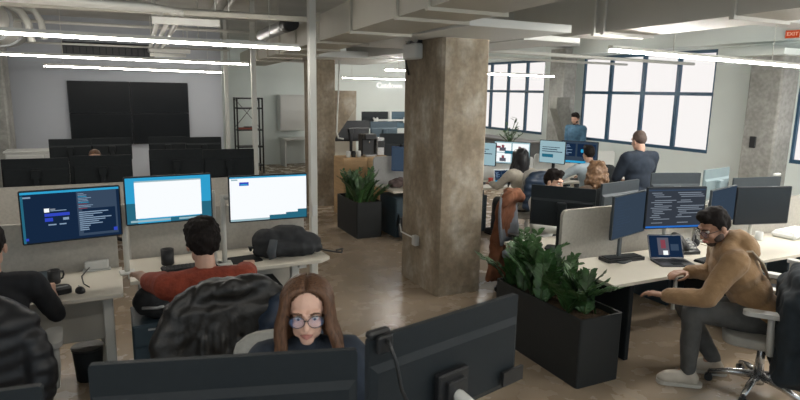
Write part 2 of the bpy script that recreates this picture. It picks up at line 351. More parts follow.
# emergency light and socket on the middle column ----------------------
t = thing('emergency_light', 'white emergency light box with two small heads on the left face of the concrete column', 'emergency light', (3.1, 6.05, 2.68))
MB().box((-.05, 0, 0), (.1, .32, .17), b=.015).build('battery_box', WHITE, t)
for s in (-1, 1):
    MB().sph((-.06, s*.09, .14), (.045, .05, .05)).build('lamp_head', GREYP, t)
MB().box((-.03, 0, .14), (.05, .3, .12), b=.01).build('bracket', BLK, t)
MB().tube([(-.02, .17, .14), (-.05, .19, .0), (-.04, .18, -.12), (-.01, .17, -.25)], .012, 6).build('cable', BLK, t)
t = thing('socket_box', 'small white socket box with cable low on the concrete column', 'socket', (3.1, 5.92, .54))
MB().box((-.03, 0, 0), (.06, .09, .12), b=.008).build('box_body', GREYP, t)
MB().tube([(-.03, .05, .02), (-.05, .2, .03), (-.03, .38, .02), (-.02, .445, .1)], .009, 6).build('cable', WHITE, t)
t = thing('exit_sign', 'small red lit exit sign high on the beam at the right edge', 'sign', (9.92, 6.12, 3.25), face(-1, -.3))
MB().box((0, 0, 0), (.22, .04, .14), b=.01).build('sign_case', GREYP, t)
MB().box((0, .022, 0), (.2, .006, .12)).build('sign_face', E('red_sign', (.75, .1, .03), .45), t)
def text(s, size, mat, parent, loc, rot, name='lettering', ext=.004):
    cu = bpy.data.curves.new(name, 'FONT'); cu.body = s; cu.size = size; cu.extrude = ext; cu.align_x = 'CENTER'; cu.align_y = 'CENTER'
    o = bpy.data.objects.new(name, cu); COL.objects.link(o); dg = bpy.context.evaluated_depsgraph_get()
    me = bpy.data.meshes.new_from_object(o.evaluated_get(dg)); bpy.data.objects.remove(o)
    me.materials.clear(); me.materials.append(mat); n = bpy.data.objects.new(name, me); COL.objects.link(n); n.location = loc; n.rotation_euler = rot
    if parent: n.parent = parent
    return n
text('EXIT', .08, E('sign_letters', (1, .6, .45), .6), t, (0, .027, 0), (PI/2, 0, PI))
t = thing('wall_sign', 'white raised lettering high on the far white wall', 'sign', (8.25, 17.57, 2.4))
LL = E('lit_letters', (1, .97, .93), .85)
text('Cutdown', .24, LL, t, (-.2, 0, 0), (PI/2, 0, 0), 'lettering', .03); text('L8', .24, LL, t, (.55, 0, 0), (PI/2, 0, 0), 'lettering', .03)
# video wall -----------------------------------------------------------
t = thing('video_wall', 'large black video wall of four panels mounted on the grey wall', 'screen', (.34, 13.97, 1.68))
for sx in (-1, 1):
    for sz in (-1, 1):
        p = MB().box((sx*.582, -.03, sz*.33), (1.158, .07, .654), b=.008).build('display_panel', BLK, t)
        MB().box((sx*.582, -.068, sz*.33), (1.13, .006, .63)).build('screen', M('dark_glass', (.006, .008, .01), .4, spec=.15, ns=5, na=.05), p)
# rack, cabinet and desk at the far white wall --------------------------
t = thing('wire_rack', 'tall black wire shelf rack with cross brace against the white wall', 'rack', (3.24, 16.1, 0))
for sx in (-1, 1):
    for sy in (-1, 1): MB().tube([(sx*.33, sy*.2, 0), (sx*.33, sy*.2, 2.0)], .022, 8).build('post', BLK, t)
for z in (.2, .7, 1.15, 1.72, 1.98): MB().box((0, 0, z), (.66, .4, .035)).build('shelf', BLK, t)
MB().tube([(-.33, .2, 1.2), (.33, .2, 1.98)], .008, 5).tube([(.33, .2, 1.2), (-.33, .2, 1.98)], .008, 5).build('cross_brace', BLK, t)
tag(MB().box((0, 0, .02), (.5, .25, .04), b=.01).box((.05, 0, .05), (.25, .2, .03), mi=1).build('file_stack', [M('red_card', (.35, .1, .07), .7, ns=9, na=.1), M('dark_card', (.05, .05, .05), .7, ns=9, na=.1)]), 'small red and black stack of files on the wire rack', 'files')
COL.objects['file_stack'].location = (3.2, 16.1, 1.168)
t = thing('wall_cabinet', 'white wall cabinet on the far wall above a small shelf desk', 'cabinet', (4.75, 17.4, 1.55))
MB().box((0, 0, -.0), (.75, .38, 1.05), b=.01).build('cabinet_body', WHITE, t)
MB().box((.0, -.2, 0), (.7, .02, 1.0), b=.005).build('cabinet_door', WHITE, t)
t = thing('shelf_desk', 'narrow white desk below the wall cabinet', 'desk', (4.85, 17.2, 0))
MB().box((0, 0, .8), (.9, .7, .04), b=.008).build('desktop', WHITE, t)
for s in (-1, 1): MB().box((s*.4, 0, .39), (.04, .6, .78)).build('leg', WHITE, t)
# ------------------------------------------------------------------ furniture builders
def desk(label, poly, z=.73, legs=(), legmat=None, modesty=None, group=None, cat='desk'):
    o = V((poly[0][0], poly[0][1], 0)); t = thing('desk', label, cat, o, 0, group)
    m = MB(); m.prism([V((x, y, z-.03))-o for x, y in poly], (0, 0, .03)); d = m.build('desktop', DESK, t)
    b = d.modifiers.new('b', 'BEVEL'); b.width = .004; b.segments = 2
    for l in legs:
        (x, y), (sx, sy) = l
        g = MB()
        g.box(V((x, y, (z-.03)/2))-o, (sx, sy, z-.03), b=.006)
        if legmat is None or legmat is STEELW: g.box(V((x, y, .02))-o, (.08, .6, .04), b=.01).box(V((x, y, z-.05))-o, (.06, .55, .04))
        g.build('leg', legmat or STEELW, t)
    if modesty:
        (x0, y0), (x1, y1), z0, z1, mm = modesty
        MB().box(V(((x0+x1)/2, (y0+y1)/2, (z0+z1)/2))-o, (abs(x1-x0)+.02, abs(y1-y0)+.02, z1-z0), b=.006).build('modesty_panel', mm, t)
    return t
def divider(label, x0, x1, y, z0, z1, mat=FELT, th=.035, r=.06, lit=False):
    t = thing('desk_divider', label, 'divider', (x0, y, z0))
    MB().prism([(p[0]+(x1-x0)/2, -th/2, p[1]+(z1-z0)/2) for p in rrect(x1-x0, z1-z0, r)], (0, th, 0)).build('divider_panel', mat, t)
    for x in (.15, x1-x0-.15): MB().box((x, 0, -z0/2), (.04, .03, z0), b=.005).build('support_leg', STEELW, t)
    return t
S_DARK = E('screen_dark_navy', (.006, .016, .04), 1); S_WHITE = E('screen_white', (.9, .93, .95), .82); S_CYAN = E('screen_cyan', (.03, .35, .62), .75)
S_BLUE = E('screen_blue', (.03, .06, .5), .8); S_TXT = E('screen_text', (.25, .36, .5), .7); S_GREY = E('screen_grey', (.03, .05, .085), 1); S_SEA = E('screen_sea', (.02, .13, .2), .8)
S_CODE = E('screen_code_text', (.3, .35, .42), .55); S_CBG = E('screen_code_back', (.028, .034, .045), 1); S_BAR = E('screen_status_bar', (.02, .14, .5), .8)
S_RED = E('screen_red_text', (.3, .07, .1), .6); S_PALE = E('screen_pale_blue', (.3, .45, .5), .8); S_SKIN = E('screen_figures', (.1, .1, .13), .8); S_SLATE = E('screen_slate', (.03, .046, .07), .9)
S_OFF = M('screen_off', (.012, .016, .02), .22, ns=5, na=.05)
SCM = [S_DARK, S_WHITE, S_CYAN, S_BLUE, S_TXT, S_GREY, S_SEA, S_CODE, S_CBG, S_BAR, S_RED, S_PALE, S_SKIN, S_SLATE, S_OFF]
def content(kind):
    R = random.Random(hash(kind) % 999 if False else sum(map(ord, kind))); q = []
    if kind == 'chat':      # dark desktop with a chat card and a code pane
        q = [(0, 0, 1, 1, 0), (0, .955, 1, 1, 2), (.02, .88, .1, .91, 4), (0, .0, .025, .93, 6), (.02, .05, .05, .1, 3), (.55, .05, .97, .95, 5), (.6, .1, .95, .6, 0),
             (.22, .585, .27, .66, 1), (.28, .62, .33, .65, 7), (.28, .6, .44, .615, 4), (.22, .5, .47, .56, 3), (.22, .4, .3, .47, 3), (.4, .41, .46, .46, 4), (.25, .32, .33, .345, 4), (.36, .32, .43, .345, 4)]
        for i in range(11): q.append((.565, .9-i*.03, .565+.03+R.random()*.12, .912-i*.03, R.choice((4, 10, 4, 2))))
        for i in range(10): q.append((.565, .52-i*.04, .6+R.random()*.34, .54-i*.04, 4))
        q.append((.92, .1, .96, .17, 3))
    elif kind == 'doc':
        q = [(0, 0, 1, 1, 2), (0, 0, .12, .45, 6), (.86, 0, 1, .4, 6), (.1, .11, .88, .93, 1), (.04, .03, .5, .075, 11), (.5, .0, 1, .09, 6), (.6, .03, .9, .07, 11), (.1, .9, .88, .93, 11)]
    elif kind == 'page':
        q = [(0, 0, 1, 1, 1), (0, .965, 1, 1, 2), (0, 0, 1, .045, 11), (.12, .8, .24, .88, 3), (.135, .81, .225, .84, 2), (.5, 0, 1, .1, 6), (.72, .1, 1, .14, 6), (.88, .14, 1, .2, 6), (.02, .92, .1, .95, 11)]
    elif kind == 'code':
        q = [(0, 0, 1, 1, 8), (0, 0, 1, .045, 9), (0, .93, 1, .96, 5)]
        for i in range(17):
            x = .06+R.choice((0, .03, .06)); y = .87-i*.047
            if R.random() < .8:
                q.append((x, y, x+.12+R.random()*.3, y+.018, 7))
                if R.random() < .6: q.append((x+.45, y, x+.5+R.random()*.4, y+.02, 7))
    elif kind == 'dim':
        q = [(0, 0, 1, 1, 13)]
        for i in range(11): q.append((.1, .85-i*.065, .2+R.random()*.5, .858-i*.065, 5))
    elif kind == 'call':
        q = [(0, 0, 1, 1, 11), (.03, .52, .48, .94, 1), (.52, .52, .97, .94, 1), (.03, .06, .48, .48, 1), (.52, .06, .97, .48, 1)]
        for x, y in ((.25, .6), (.72, .56), (.26, .12), (.72, .1)): q += [(x-.1, y-.03, x+.08, y+.13, 12), (x-.04, y+.13, x+.03, y+.25, 10)]
        q += [(.3, .45, .8, .6, 6), (.05, .7, .18, .8, 10)]
    elif kind == 'pale':
        q = [(0, 0, 1, 1, 11), (.05, .1, .95, .9, 11), (.1, .25, .55, .4, 6), (.1, .5, .9, .54, 13), (.1, .6, .7, .64, 13), (.1, .7, .8, .73, 13)]
    elif kind == 'ide':
        q = [(0, 0, 1, 1, 13), (.03, .3, .4, .9, 0), (.45, .3, .95, .9, 0), (.0, .0, 1, .1, 2), (.55, .5, .75, .65, 2)]
        for i in range(7): q.append((.06, .8-i*.07, .12+R.random()*.25, .825-i*.07, 4))
    elif kind == 'lap':
        q = [(0, 0, 1, 1, 0), (.25, .1, .6, .9, 12), (.35, .4, .5, .8, 10), (.4, .1, .55, .3, 1), (.65, .3, .9, .6, 5)]
    else: q = [(0, 0, 1, 1, 14)]
    return q
def screen_mesh(kind, w, h, y, name, parent):
    m = MB()
    for i, (u0, v0, u1, v1, k) in enumerate(content(kind)):
        yy = y-.0004*(i > 0)-.00002*i
        m.quad((w*(u0-.5), yy, h*(v0-.5)), (w*(u1-.5), yy, h*(v0-.5)), (w*(u1-.5), yy, h*(v1-.5)), (w*(u0-.5), yy, h*(v1-.5)), k)
    me = bpy.data.meshes.new(name); me.from_pydata(m.v, [], m.f)
    for x in SCM: me.materials.append(x)
    me.polygons.foreach_set('material_index', m.m); me.update()
    o = bpy.data.objects.new(name, me); COL.objects.link(o); o.parent = parent; return o
def monitor(label, x, y, zc, look, w=.62, h=.36, scr='off', dz=.73, stand='stand', roll=0, tilt=0, mat=MONB, group='desk monitors', bulge=.55, name='monitor'):
    """look: the direction the screen faces"""
    t = thing(name, label, 'monitor', (x, y, dz), face(-look[0], -look[1]), group); zz = zc-dz
    m = MB(); m.prism([(p[0], -.012, p[1]) for p in rrect(w, h, .01, 2)], (0, .022, 0))
    hb = h*bulge; m.add([(sx*w/2*.99*(1-.0*k), .01+.016*k, -h/2+.004+zv) for k, zv, sx in ((0, 0, -1), (0, 0, 1), (0, hb+.05, 1), (0, hb+.05, -1))] +
          [(sx*w/2*.93, .026, -h/2+.03 if zi == 0 else -h/2+hb+.03) for zi, sx in ((0, -1), (0, 1), (1, 1), (1, -1))],
          [(0, 1, 2, 3), (4, 5, 6, 7), (0, 1, 5, 4), (1, 2, 6, 5), (2, 3, 7, 6), (3, 0, 4, 7)])
    c = m.build('display_case', mat, t); c.location = (0, 0, zz); c.rotation_euler = (rad(-tilt), rad(roll), 0)
    s = screen_mesh(scr, w-.018, h-.02, -.0135, 'screen', c)
    if stand == 'stand':
        MB().box((0, .065, (zz+.04)/2), (.06, .022, zz+.02), b=.008).box((0, .05, zz), (.1, .05, .1), b=.01).build('stand_neck', mat, t)
        MB().prism([(p[0], p[1]+.04, 0) for p in rrect(.26, .19, .04)], (0, 0, .014)).build('stand_base', mat, t)
    elif stand == 'arm':
        MB().tube([(0, .12, 0), (0, .12, max(.2, zz+.03))], .02, 10).box((0, .12, .01), (.11, .1, .02), b=.006).build('arm_post', STEELW, t)
        MB().box((0, .085, zz), (.06, .09, .05), b=.01).box((0, .05, zz), (.12, .02, .12), b=.004).build('arm_bracket', STEELW, t)
    elif stand in ('side', 'sideleft'):
        w = w if stand == 'side' else -w; g = .03 if w > 0 else -.03
        MB().tube([(w*.5+g, .12, 0), (w*.5+g, .12, zz+.02)], .02, 10).box((w*.5+g, .12, .01), (.11, .1, .02), b=.006).build('arm_post', STEELW, t)
        MB().tube([(w*.5+g, .12, zz), (w*.25, .13, zz-.01), (0, .06, zz)], .022, 8).box((0, .05, zz), (.12, .02, .12), b=.004).build('arm_bracket', STEELW, t)
    return t
def keyboard(label, x, y, z, rz, mat=BLKM, w=.42):
    t = thing('keyboard', label, 'keyboard', (x, y, z), rz)
    MB().box((0, 0, .009), (w, .13, .018), b=.006).build('keyboard_base', mat, t)
    m = MB()
    for r in range(5):
        for k in range(14): m.box((-w/2+.02+k*(w-.04)/13, -.05+r*.024, .021), ((w-.04)/13*.8, .019, .007))
    m.build('keys', M('key_caps', (.03, .032, .035), .5, ns=30, na=.1) if mat is BLKM else GREYP, t); return t
def mouse(label, x, y, z, rz, mat=BLK):
    t = thing('computer_mouse', label, 'mouse', (x, y, z), rz)
    m = MB(); m.sph((0, 0, .008), (.032, .056, .03)); o = m.build('mouse_shell', mat, t)
    for v in o.data.vertices: v.co.z = max(v.co.z, 0)
    MB().tube([(-.006, .025, .034), (.006, .025, .034)], .009, 10).build('scroll_wheel', GREYP, t); return t
def mug(label, x, y, z, mat, r=.042, h=.1, handle=True, name='mug'):
    t = thing(name, label, 'cup', (x, y, z), .6)
    prof = [(r*.9, 0), (r, .01), (r, h), (r*.9, h), (r*.86, .012), (.001, .01)]
    m = MB(); n = 16; vs = [(a*math.cos(2*PI*k/n), a*math.sin(2*PI*k/n), b) for a, b in prof for k in range(n)]
    fs = [(i*n+k, i*n+(k+1) % n, (i+1)*n+(k+1) % n, (i+1)*n+k) for i in range(len(prof)-1) for k in range(n)]+[list(range(n))]
    m.add(vs, fs, 0, True).build('cup_body', mat, t)
    if handle: MB().tube([(r*.95, 0, h*.8), (r+.025, 0, h*.75), (r+.03, 0, h*.5), (r+.02, 0, h*.25), (r*.95, 0, h*.2)], .007, 8).build('handle', mat, t)
    return t
def laptop(label, x, y, z, look, scr='lap', w=.33, d=.23, ang=20, mat=SILV):
    t = thing('laptop', label, 'laptop', (x, y, z), face(-look[0], -look[1]))
    MB().prism([(p[0], p[1], 0) for p in rrect(w, d, .015, 3)], (0, 0, .016)).build('laptop_base', mat, t)
    m = MB()
    for r in range(5):
        for k in range(13): m.box((-w/2+.035+k*(w-.07)/12, -.01+r*.02, .0175), ((w-.07)/12*.82, .016, .003))
    m.build('keys', BLK, t)
    MB().box((0, -.07, .0165), (.1, .06, .002)).build('touchpad', BLKM, t)
    l = MB().prism([(p[0], 0, p[1]+d/2) for p in rrect(w, d, .015, 3)], (0, .009, 0)).build('laptop_lid', mat, t)
    l.location = (0, d/2-.005, .016); l.rotation_euler = (rad(-ang), 0, 0)
    s = screen_mesh(scr, w-.02, d-.025, -.002, 'screen', l); s.location = (0, 0, d/2)
    return t
def office_chair(label, x, y, look, frame=GREYP, pad=BLKM, back_h=.56, arms=True, seat_z=.46, group='office chairs', back=None, base=None):
    t = thing('office_chair', label, 'chair', (x, y, 0), face(*look), group); base = base or frame; t.scale = (1.08,)*3
    m = MB(); m.prism([(p[0], p[1]+.02, seat_z-.07) for p in rrect(.5, .48, .1)], (0, 0, .07)); o = m.build('seat', pad, t)
    b = o.modifiers.new('b', 'BEVEL'); b.width = .02; b.segments = 3
    m = MB(); n = 9; k2 = 7; vs = []
    for side in (0, 1):
        for i in range(k2+1):
            for j in range(n+1):
                u = j/n*2-1; v = i/k2; ww = .235*(1-.12*v-.25*max(0, v-.8)*(abs(u) > .0)); hh = v*back_h
                if abs(u) > .7 and i == k2: hh -= .035*(abs(u)-.7)/.3
                vs.append((u*ww, -.235-.05*v*v+.05*u*u-(.03 if side else 0)-.03*math.sin(v*PI), seat_z+.06+hh))
    N1 = n+1; off = (k2+1)*N1; fs = []
    for i in range(k2):
        for j in range(n):
            a = i*N1+j; fs += [(a, a+1, a+N1+1, a+N1), (off+a, off+a+N1, off+a+N1+1, off+a+1)]
    for j in range(n): fs += [(j, off+j, off+j+1, j+1), (k2*N1+j, k2*N1+j+1, off+k2*N1+j+1, off+k2*N1+j)]
    for i in range(k2): fs += [(i*N1, (i+1)*N1, off+(i+1)*N1, off+i*N1), (i*N1+n, off+i*N1+n, off+(i+1)*N1+n, (i+1)*N1+n)]
    m.add(vs, fs, 0, True).build('backrest', back or pad, t)
    MB().tube([(0, -.1, seat_z-.09), (0, -.3, seat_z-.06), (0, -.34, seat_z+.1), (0, -.325, seat_z+.35)], .025, 8).build('back_spine', frame, t)
    if arms:
        for s in (-1, 1):
            a = MB().tube([(s*.2, -.02, seat_z-.08), (s*.29, -.02, seat_z-.06), (s*.3, -.01, seat_z+.05), (s*.3, 0, seat_z+.2)], [.022, .024, .024, .02], 8).build('armrest', frame, t)
            MB().prism([(s*.3+p[0], .03+p[1], seat_z+.195) for p in rrect(.085, .27, .04)], (0, 0, .03)).build('arm_pad', frame, a)
    MB().tube([(0, 0, .1), (0, 0, seat_z-.06)], [.035, .022], 12).box((0, 0, seat_z-.085), (.2, .22, .035), b=.01).build('gas_column', base, t)
    bs = MB(); bs.tube([(0, 0, .06), (0, 0, .14)], .045, 12)
    for k in range(5):
        a = 2*PI*k/5+.3; bs.tube([(0, 0, .12), (.18*math.cos(a), .18*math.sin(a), .105), (.31*math.cos(a), .31*math.sin(a), .07)], [.03, .026, .02], 8)
    bo = bs.build('star_base', base, t)
    for k in range(5):
        a = 2*PI*k/5+.3; p = V((.31*math.cos(a), .31*math.sin(a), .028)); q = V((-math.sin(a), math.cos(a), 0))
        MB().tube([p-q*.022, p+q*.022], .028, 12).tube([p, p+V((0, 0, .05))], .01, 6).build('caster', BLK, bo)
    return t
def draped(label, chair, mat, name='jacket', cat='jacket', w=.5, top=1.05, bot=.4, puffy=False, fuzz=.014, sleeves=True, skew=0., depth=.0, group=None, vox=.018, wrap=False):
    """a garment hung over a chair's backrest, built in that chair's frame"""
    t = thing(name, label, cat, chair.location, chair.rotation_euler.z, group); t.scale = chair.scale; m = MB(); R = random.Random(len(label))
    yb = -.3-depth
    if wrap: m.box((0, -.265, (top+bot)/2-.02), (w*1.04, .2, top-bot-.04), None, .05)
    m.tube([(-w*.42, yb+.02, top-.07), (-w*.2, yb+.02, top-.01), (w*.2, yb+.02, top), (w*.42, yb+.02, top-.06)], [.06, .075, .075, .06], 10, round_=True)
    m.tube([(-.1, yb+.0, top), (0, yb-.04, top+.02), (.1, yb, top)], .055, 10, round_=True)     # collar
    if puffy:
        k = int((top-bot)/.085)
        for i in range(k):
            z = top-.07-i*.085; ww = w*(.46+.08*math.sin(i*.5))
            m.tube([(-ww, yb-.02, z), (0, yb-.065, z-.01), (ww, yb-.02, z)], .064, 10, round_=True)
    else:
        hgt = top-bot
        m.box((skew*.08, yb-.035, top-.03-hgt/2), (w*.95, .085, hgt-.04), Ry(skew*.12), .03).box((skew*.12, yb-.045, bot+hgt*.28), (w*1.12, .1, hgt*.5), Ry(skew*.12), .04)
        for i in range(7):      # hanging folds
            x = w*(-.48+.16*i); m.tube([(x*.8, yb-.06, top-.12), (x+R.uniform(-.03, .03), yb-.085, (top+bot)/2), (x*1.15+R.uniform(-.03, .03)+skew*.1, yb-.09, bot+.03)], [.03, .035, .045], 8, round_=True)
    if sleeves:
        for s in (-1, 1):
            pts = [(s*w*.42, yb, top-.08), (s*w*.56, yb-.05, top-.25), (s*w*.55, yb-.08, top-.42), (s*w*.5, yb-.07, bot+.08)]
            if puffy:
                for i in range(7):
                    f = i/6; p = V(pts[0]).lerp(V(pts[3]), f)+V((s*.05*math.sin(f*PI), -.05*math.sin(f*PI), 0)); m.sph(p, (.075, .075, .055), n=10)
            else: m.tube(pts, [.07, .068, .06, .055], 10, round_=True)
    fuse(m, name+'_cloth', mat, t, vox=vox, smooth=3, na=fuzz, nf=9, crease=0 if puffy else .4)
    return t
def zz_plant(label, x, y, z, n, hh, sp, seed, group):
    t = thing('leafy_plant', label, 'plant', (x, y, z), 0, group); R = random.Random(seed)
    for i in range(n):
        a = R.uniform(0, 2*PI); lean = R.uniform(.05, .42)*sp; L = hh*R.uniform(.6, 1.08); b0 = V((R.uniform(-.1, .1)*sp*1.5, R.uniform(-.12, .12), 0))
        m = MB(); pts = []; st = 9
        for k in range(st+1):
            f = k/st; pts.append(b0+V((math.cos(a)*lean*f*f*.6+math.cos(a)*lean*f*.25, math.sin(a)*lean*f*f*.6+math.sin(a)*lean*f*.25, L*(f-.18*lean*f*f))))
        m.tube(pts, [.011-.008*k/st for k in range(st+1)], 6)
        for k in range(1, 3*st+1):
            f = k/(3*st); ii = min(st-1, int(f*st)); p = pts[ii].lerp(pts[ii+1], f*st-ii); d = (pts[ii+1]-pts[ii]).normalized()
            sd = d.cross(V((0, 0, 1))); sd = (sd.normalized() if sd.length > .05 else V((math.sin(a), -math.cos(a), 0)))
            sg = 1 if k % 2 else -1; ll = .092*(1.15-.6*abs(f-.45))*R.uniform(.85, 1.15)
            ax = (sd*sg*.8+d*.75+V((0, 0, R.uniform(-.15, .3)))).normalized(); wv = ax.cross(d).normalized().cross(ax).normalized(); nn = ax.cross(wv)
            q = [p, p+ax*ll*.3+wv*ll*.24+nn*.004, p+ax*ll*.68+wv*ll*.22+nn*.003, p+ax*ll, p+ax*ll*.68-wv*ll*.22+nn*.003, p+ax*ll*.3-wv*ll*.24+nn*.004, p+ax*ll*.5-nn*.006]
            m.add(q, [(0, 1, 6), (1, 2, 6), (2, 3, 6), (3, 4, 6), (4, 5, 6), (5, 0, 6)], 1, True)
        m.build('frond', [M('plant_stem', (.04, .08, .02), .5, ns=20, na=.2), M('plant_leaf', (.04, .1, .03), .4, ns=14, na=.55)], t)
    return t
def planter(label, x0, x1, y0, y1, h):
    t = thing('planter_box', label, 'planter', ((x0+x1)/2, (y0+y1)/2, 0), 0, 'black floor planters'); a, b = x1-x0, y1-y0; k = .02
    m = MB(); o = rrect(a, b, .025, 3); i = rrect(a-2*k, b-2*k, .015, 3); n = len(o)
    vs = [(p[0], p[1], 0) for p in o]+[(p[0], p[1], h) for p in o]+[(p[0], p[1], h) for p in i]+[(p[0], p[1], h-.09) for p in i]
    fs = [list(range(n))]+[(r*n+j, r*n+(j+1) % n, (r+1)*n+(j+1) % n, (r+1)*n+j) for r in range(3) for j in range(n)]
    m.add(vs, fs).build('planter_shell', PLANT, t)
    s = MB(); nx, ny = 8, 16; R = random.Random(3)
    vs = [(-a/2+k+(a-2*k)*i/nx, -b/2+k+(b-2*k)*j/ny, h-.06+R.uniform(-.012, .015)) for j in range(ny+1) for i in range(nx+1)]
    s.add(vs, [(j*(nx+1)+i, j*(nx+1)+i+1, (j+1)*(nx+1)+i+1, (j+1)*(nx+1)+i) for j in range(ny) for i in range(nx)], 0, True).build('soil', SOIL, t)
    return t
def pedestal(label, x, y, w, d, h, mat, rz=0, n=3):
    t = thing('drawer_pedestal', label, 'cabinet', (x, y, 0), rz)
    MB().box((0, 0, h/2), (w, d, h), b=.006).build('carcass', mat, t)
    for k in range(n):
        z = h*(k+.5)/n; dr = MB().box((0, -d/2-.008, z), (w-.02, .016, h/n-.015), b=.004).build('drawer', mat, t)
        MB().box((0, -d/2-.022, z+h/n*.3), (w*.4, .012, .012)).build('handle', SILV, dr)
    return t
# ------------------------------------------------------------------ people
def ik(a, b, l1, l2, pole):
    a, b = V(a), V(b); d = b-a; L = min(d.length, (l1+l2)*.999); u = d.normalized(); b = a+u*L
    x = (l1*l1-l2*l2+L*L)/(2*L); h = math.sqrt(max(0, l1*l1-x*x)); p = V(pole); p = p-u*p.dot(u); p = p.normalized()
    return a+u*x+p*h, b
def add_hand(m, w, d, side, nrm, curl=.5, s=1.):
    """palm, five unequal bent fingers; d: pointing direction, nrm: back-of-hand normal, side: +1 right hand"""
    d = V(d).normalized(); nrm = V(nrm); nrm = (nrm-d*nrm.dot(d)).normalized(); r = d.cross(nrm).normalized()*side*-1   # r points to the thumb side
    r = r if True else r
    for k, off in enumerate((-.026, -.009, .009, .026)): m.tube([w-d*.01*s+r*off*.6*s, w+d*.085*s+r*off*s], [.015*s, .0125*s], 8, round_=True)
    for k, (off, L) in enumerate(((.028, .068), (.0095, .08), (-.0095, .074), (-.028, .056))):
        p = w+d*.085*s+r*off*s; a = 0.; pts = [p-d*.012*s]; dd = d
        for seg, fr in ((0, .45), (1, .32), (2, .26)):
            a += curl*(.5 if seg == 0 else .75); dd = (d*math.cos(a)-nrm*math.sin(a)+r*off*1.2); p = p+dd*L*fr*s; pts.append(p)
        m.tube(pts, [.0095*s, .0092*s, .0085*s, .0072*s], 8, round_=True)
    b = w+d*.02*s+r*.022*s; m.tube([b, b+(d*.55+r*.75-nrm*.2)*.045*s, b+(d*.9+r*.55-nrm*.35)*.075*s, b+(d*1.1+r*.25-nrm*.45)*.088*s], [.014*s, .0115*s, .0095*s, .008*s], 8, round_=True)
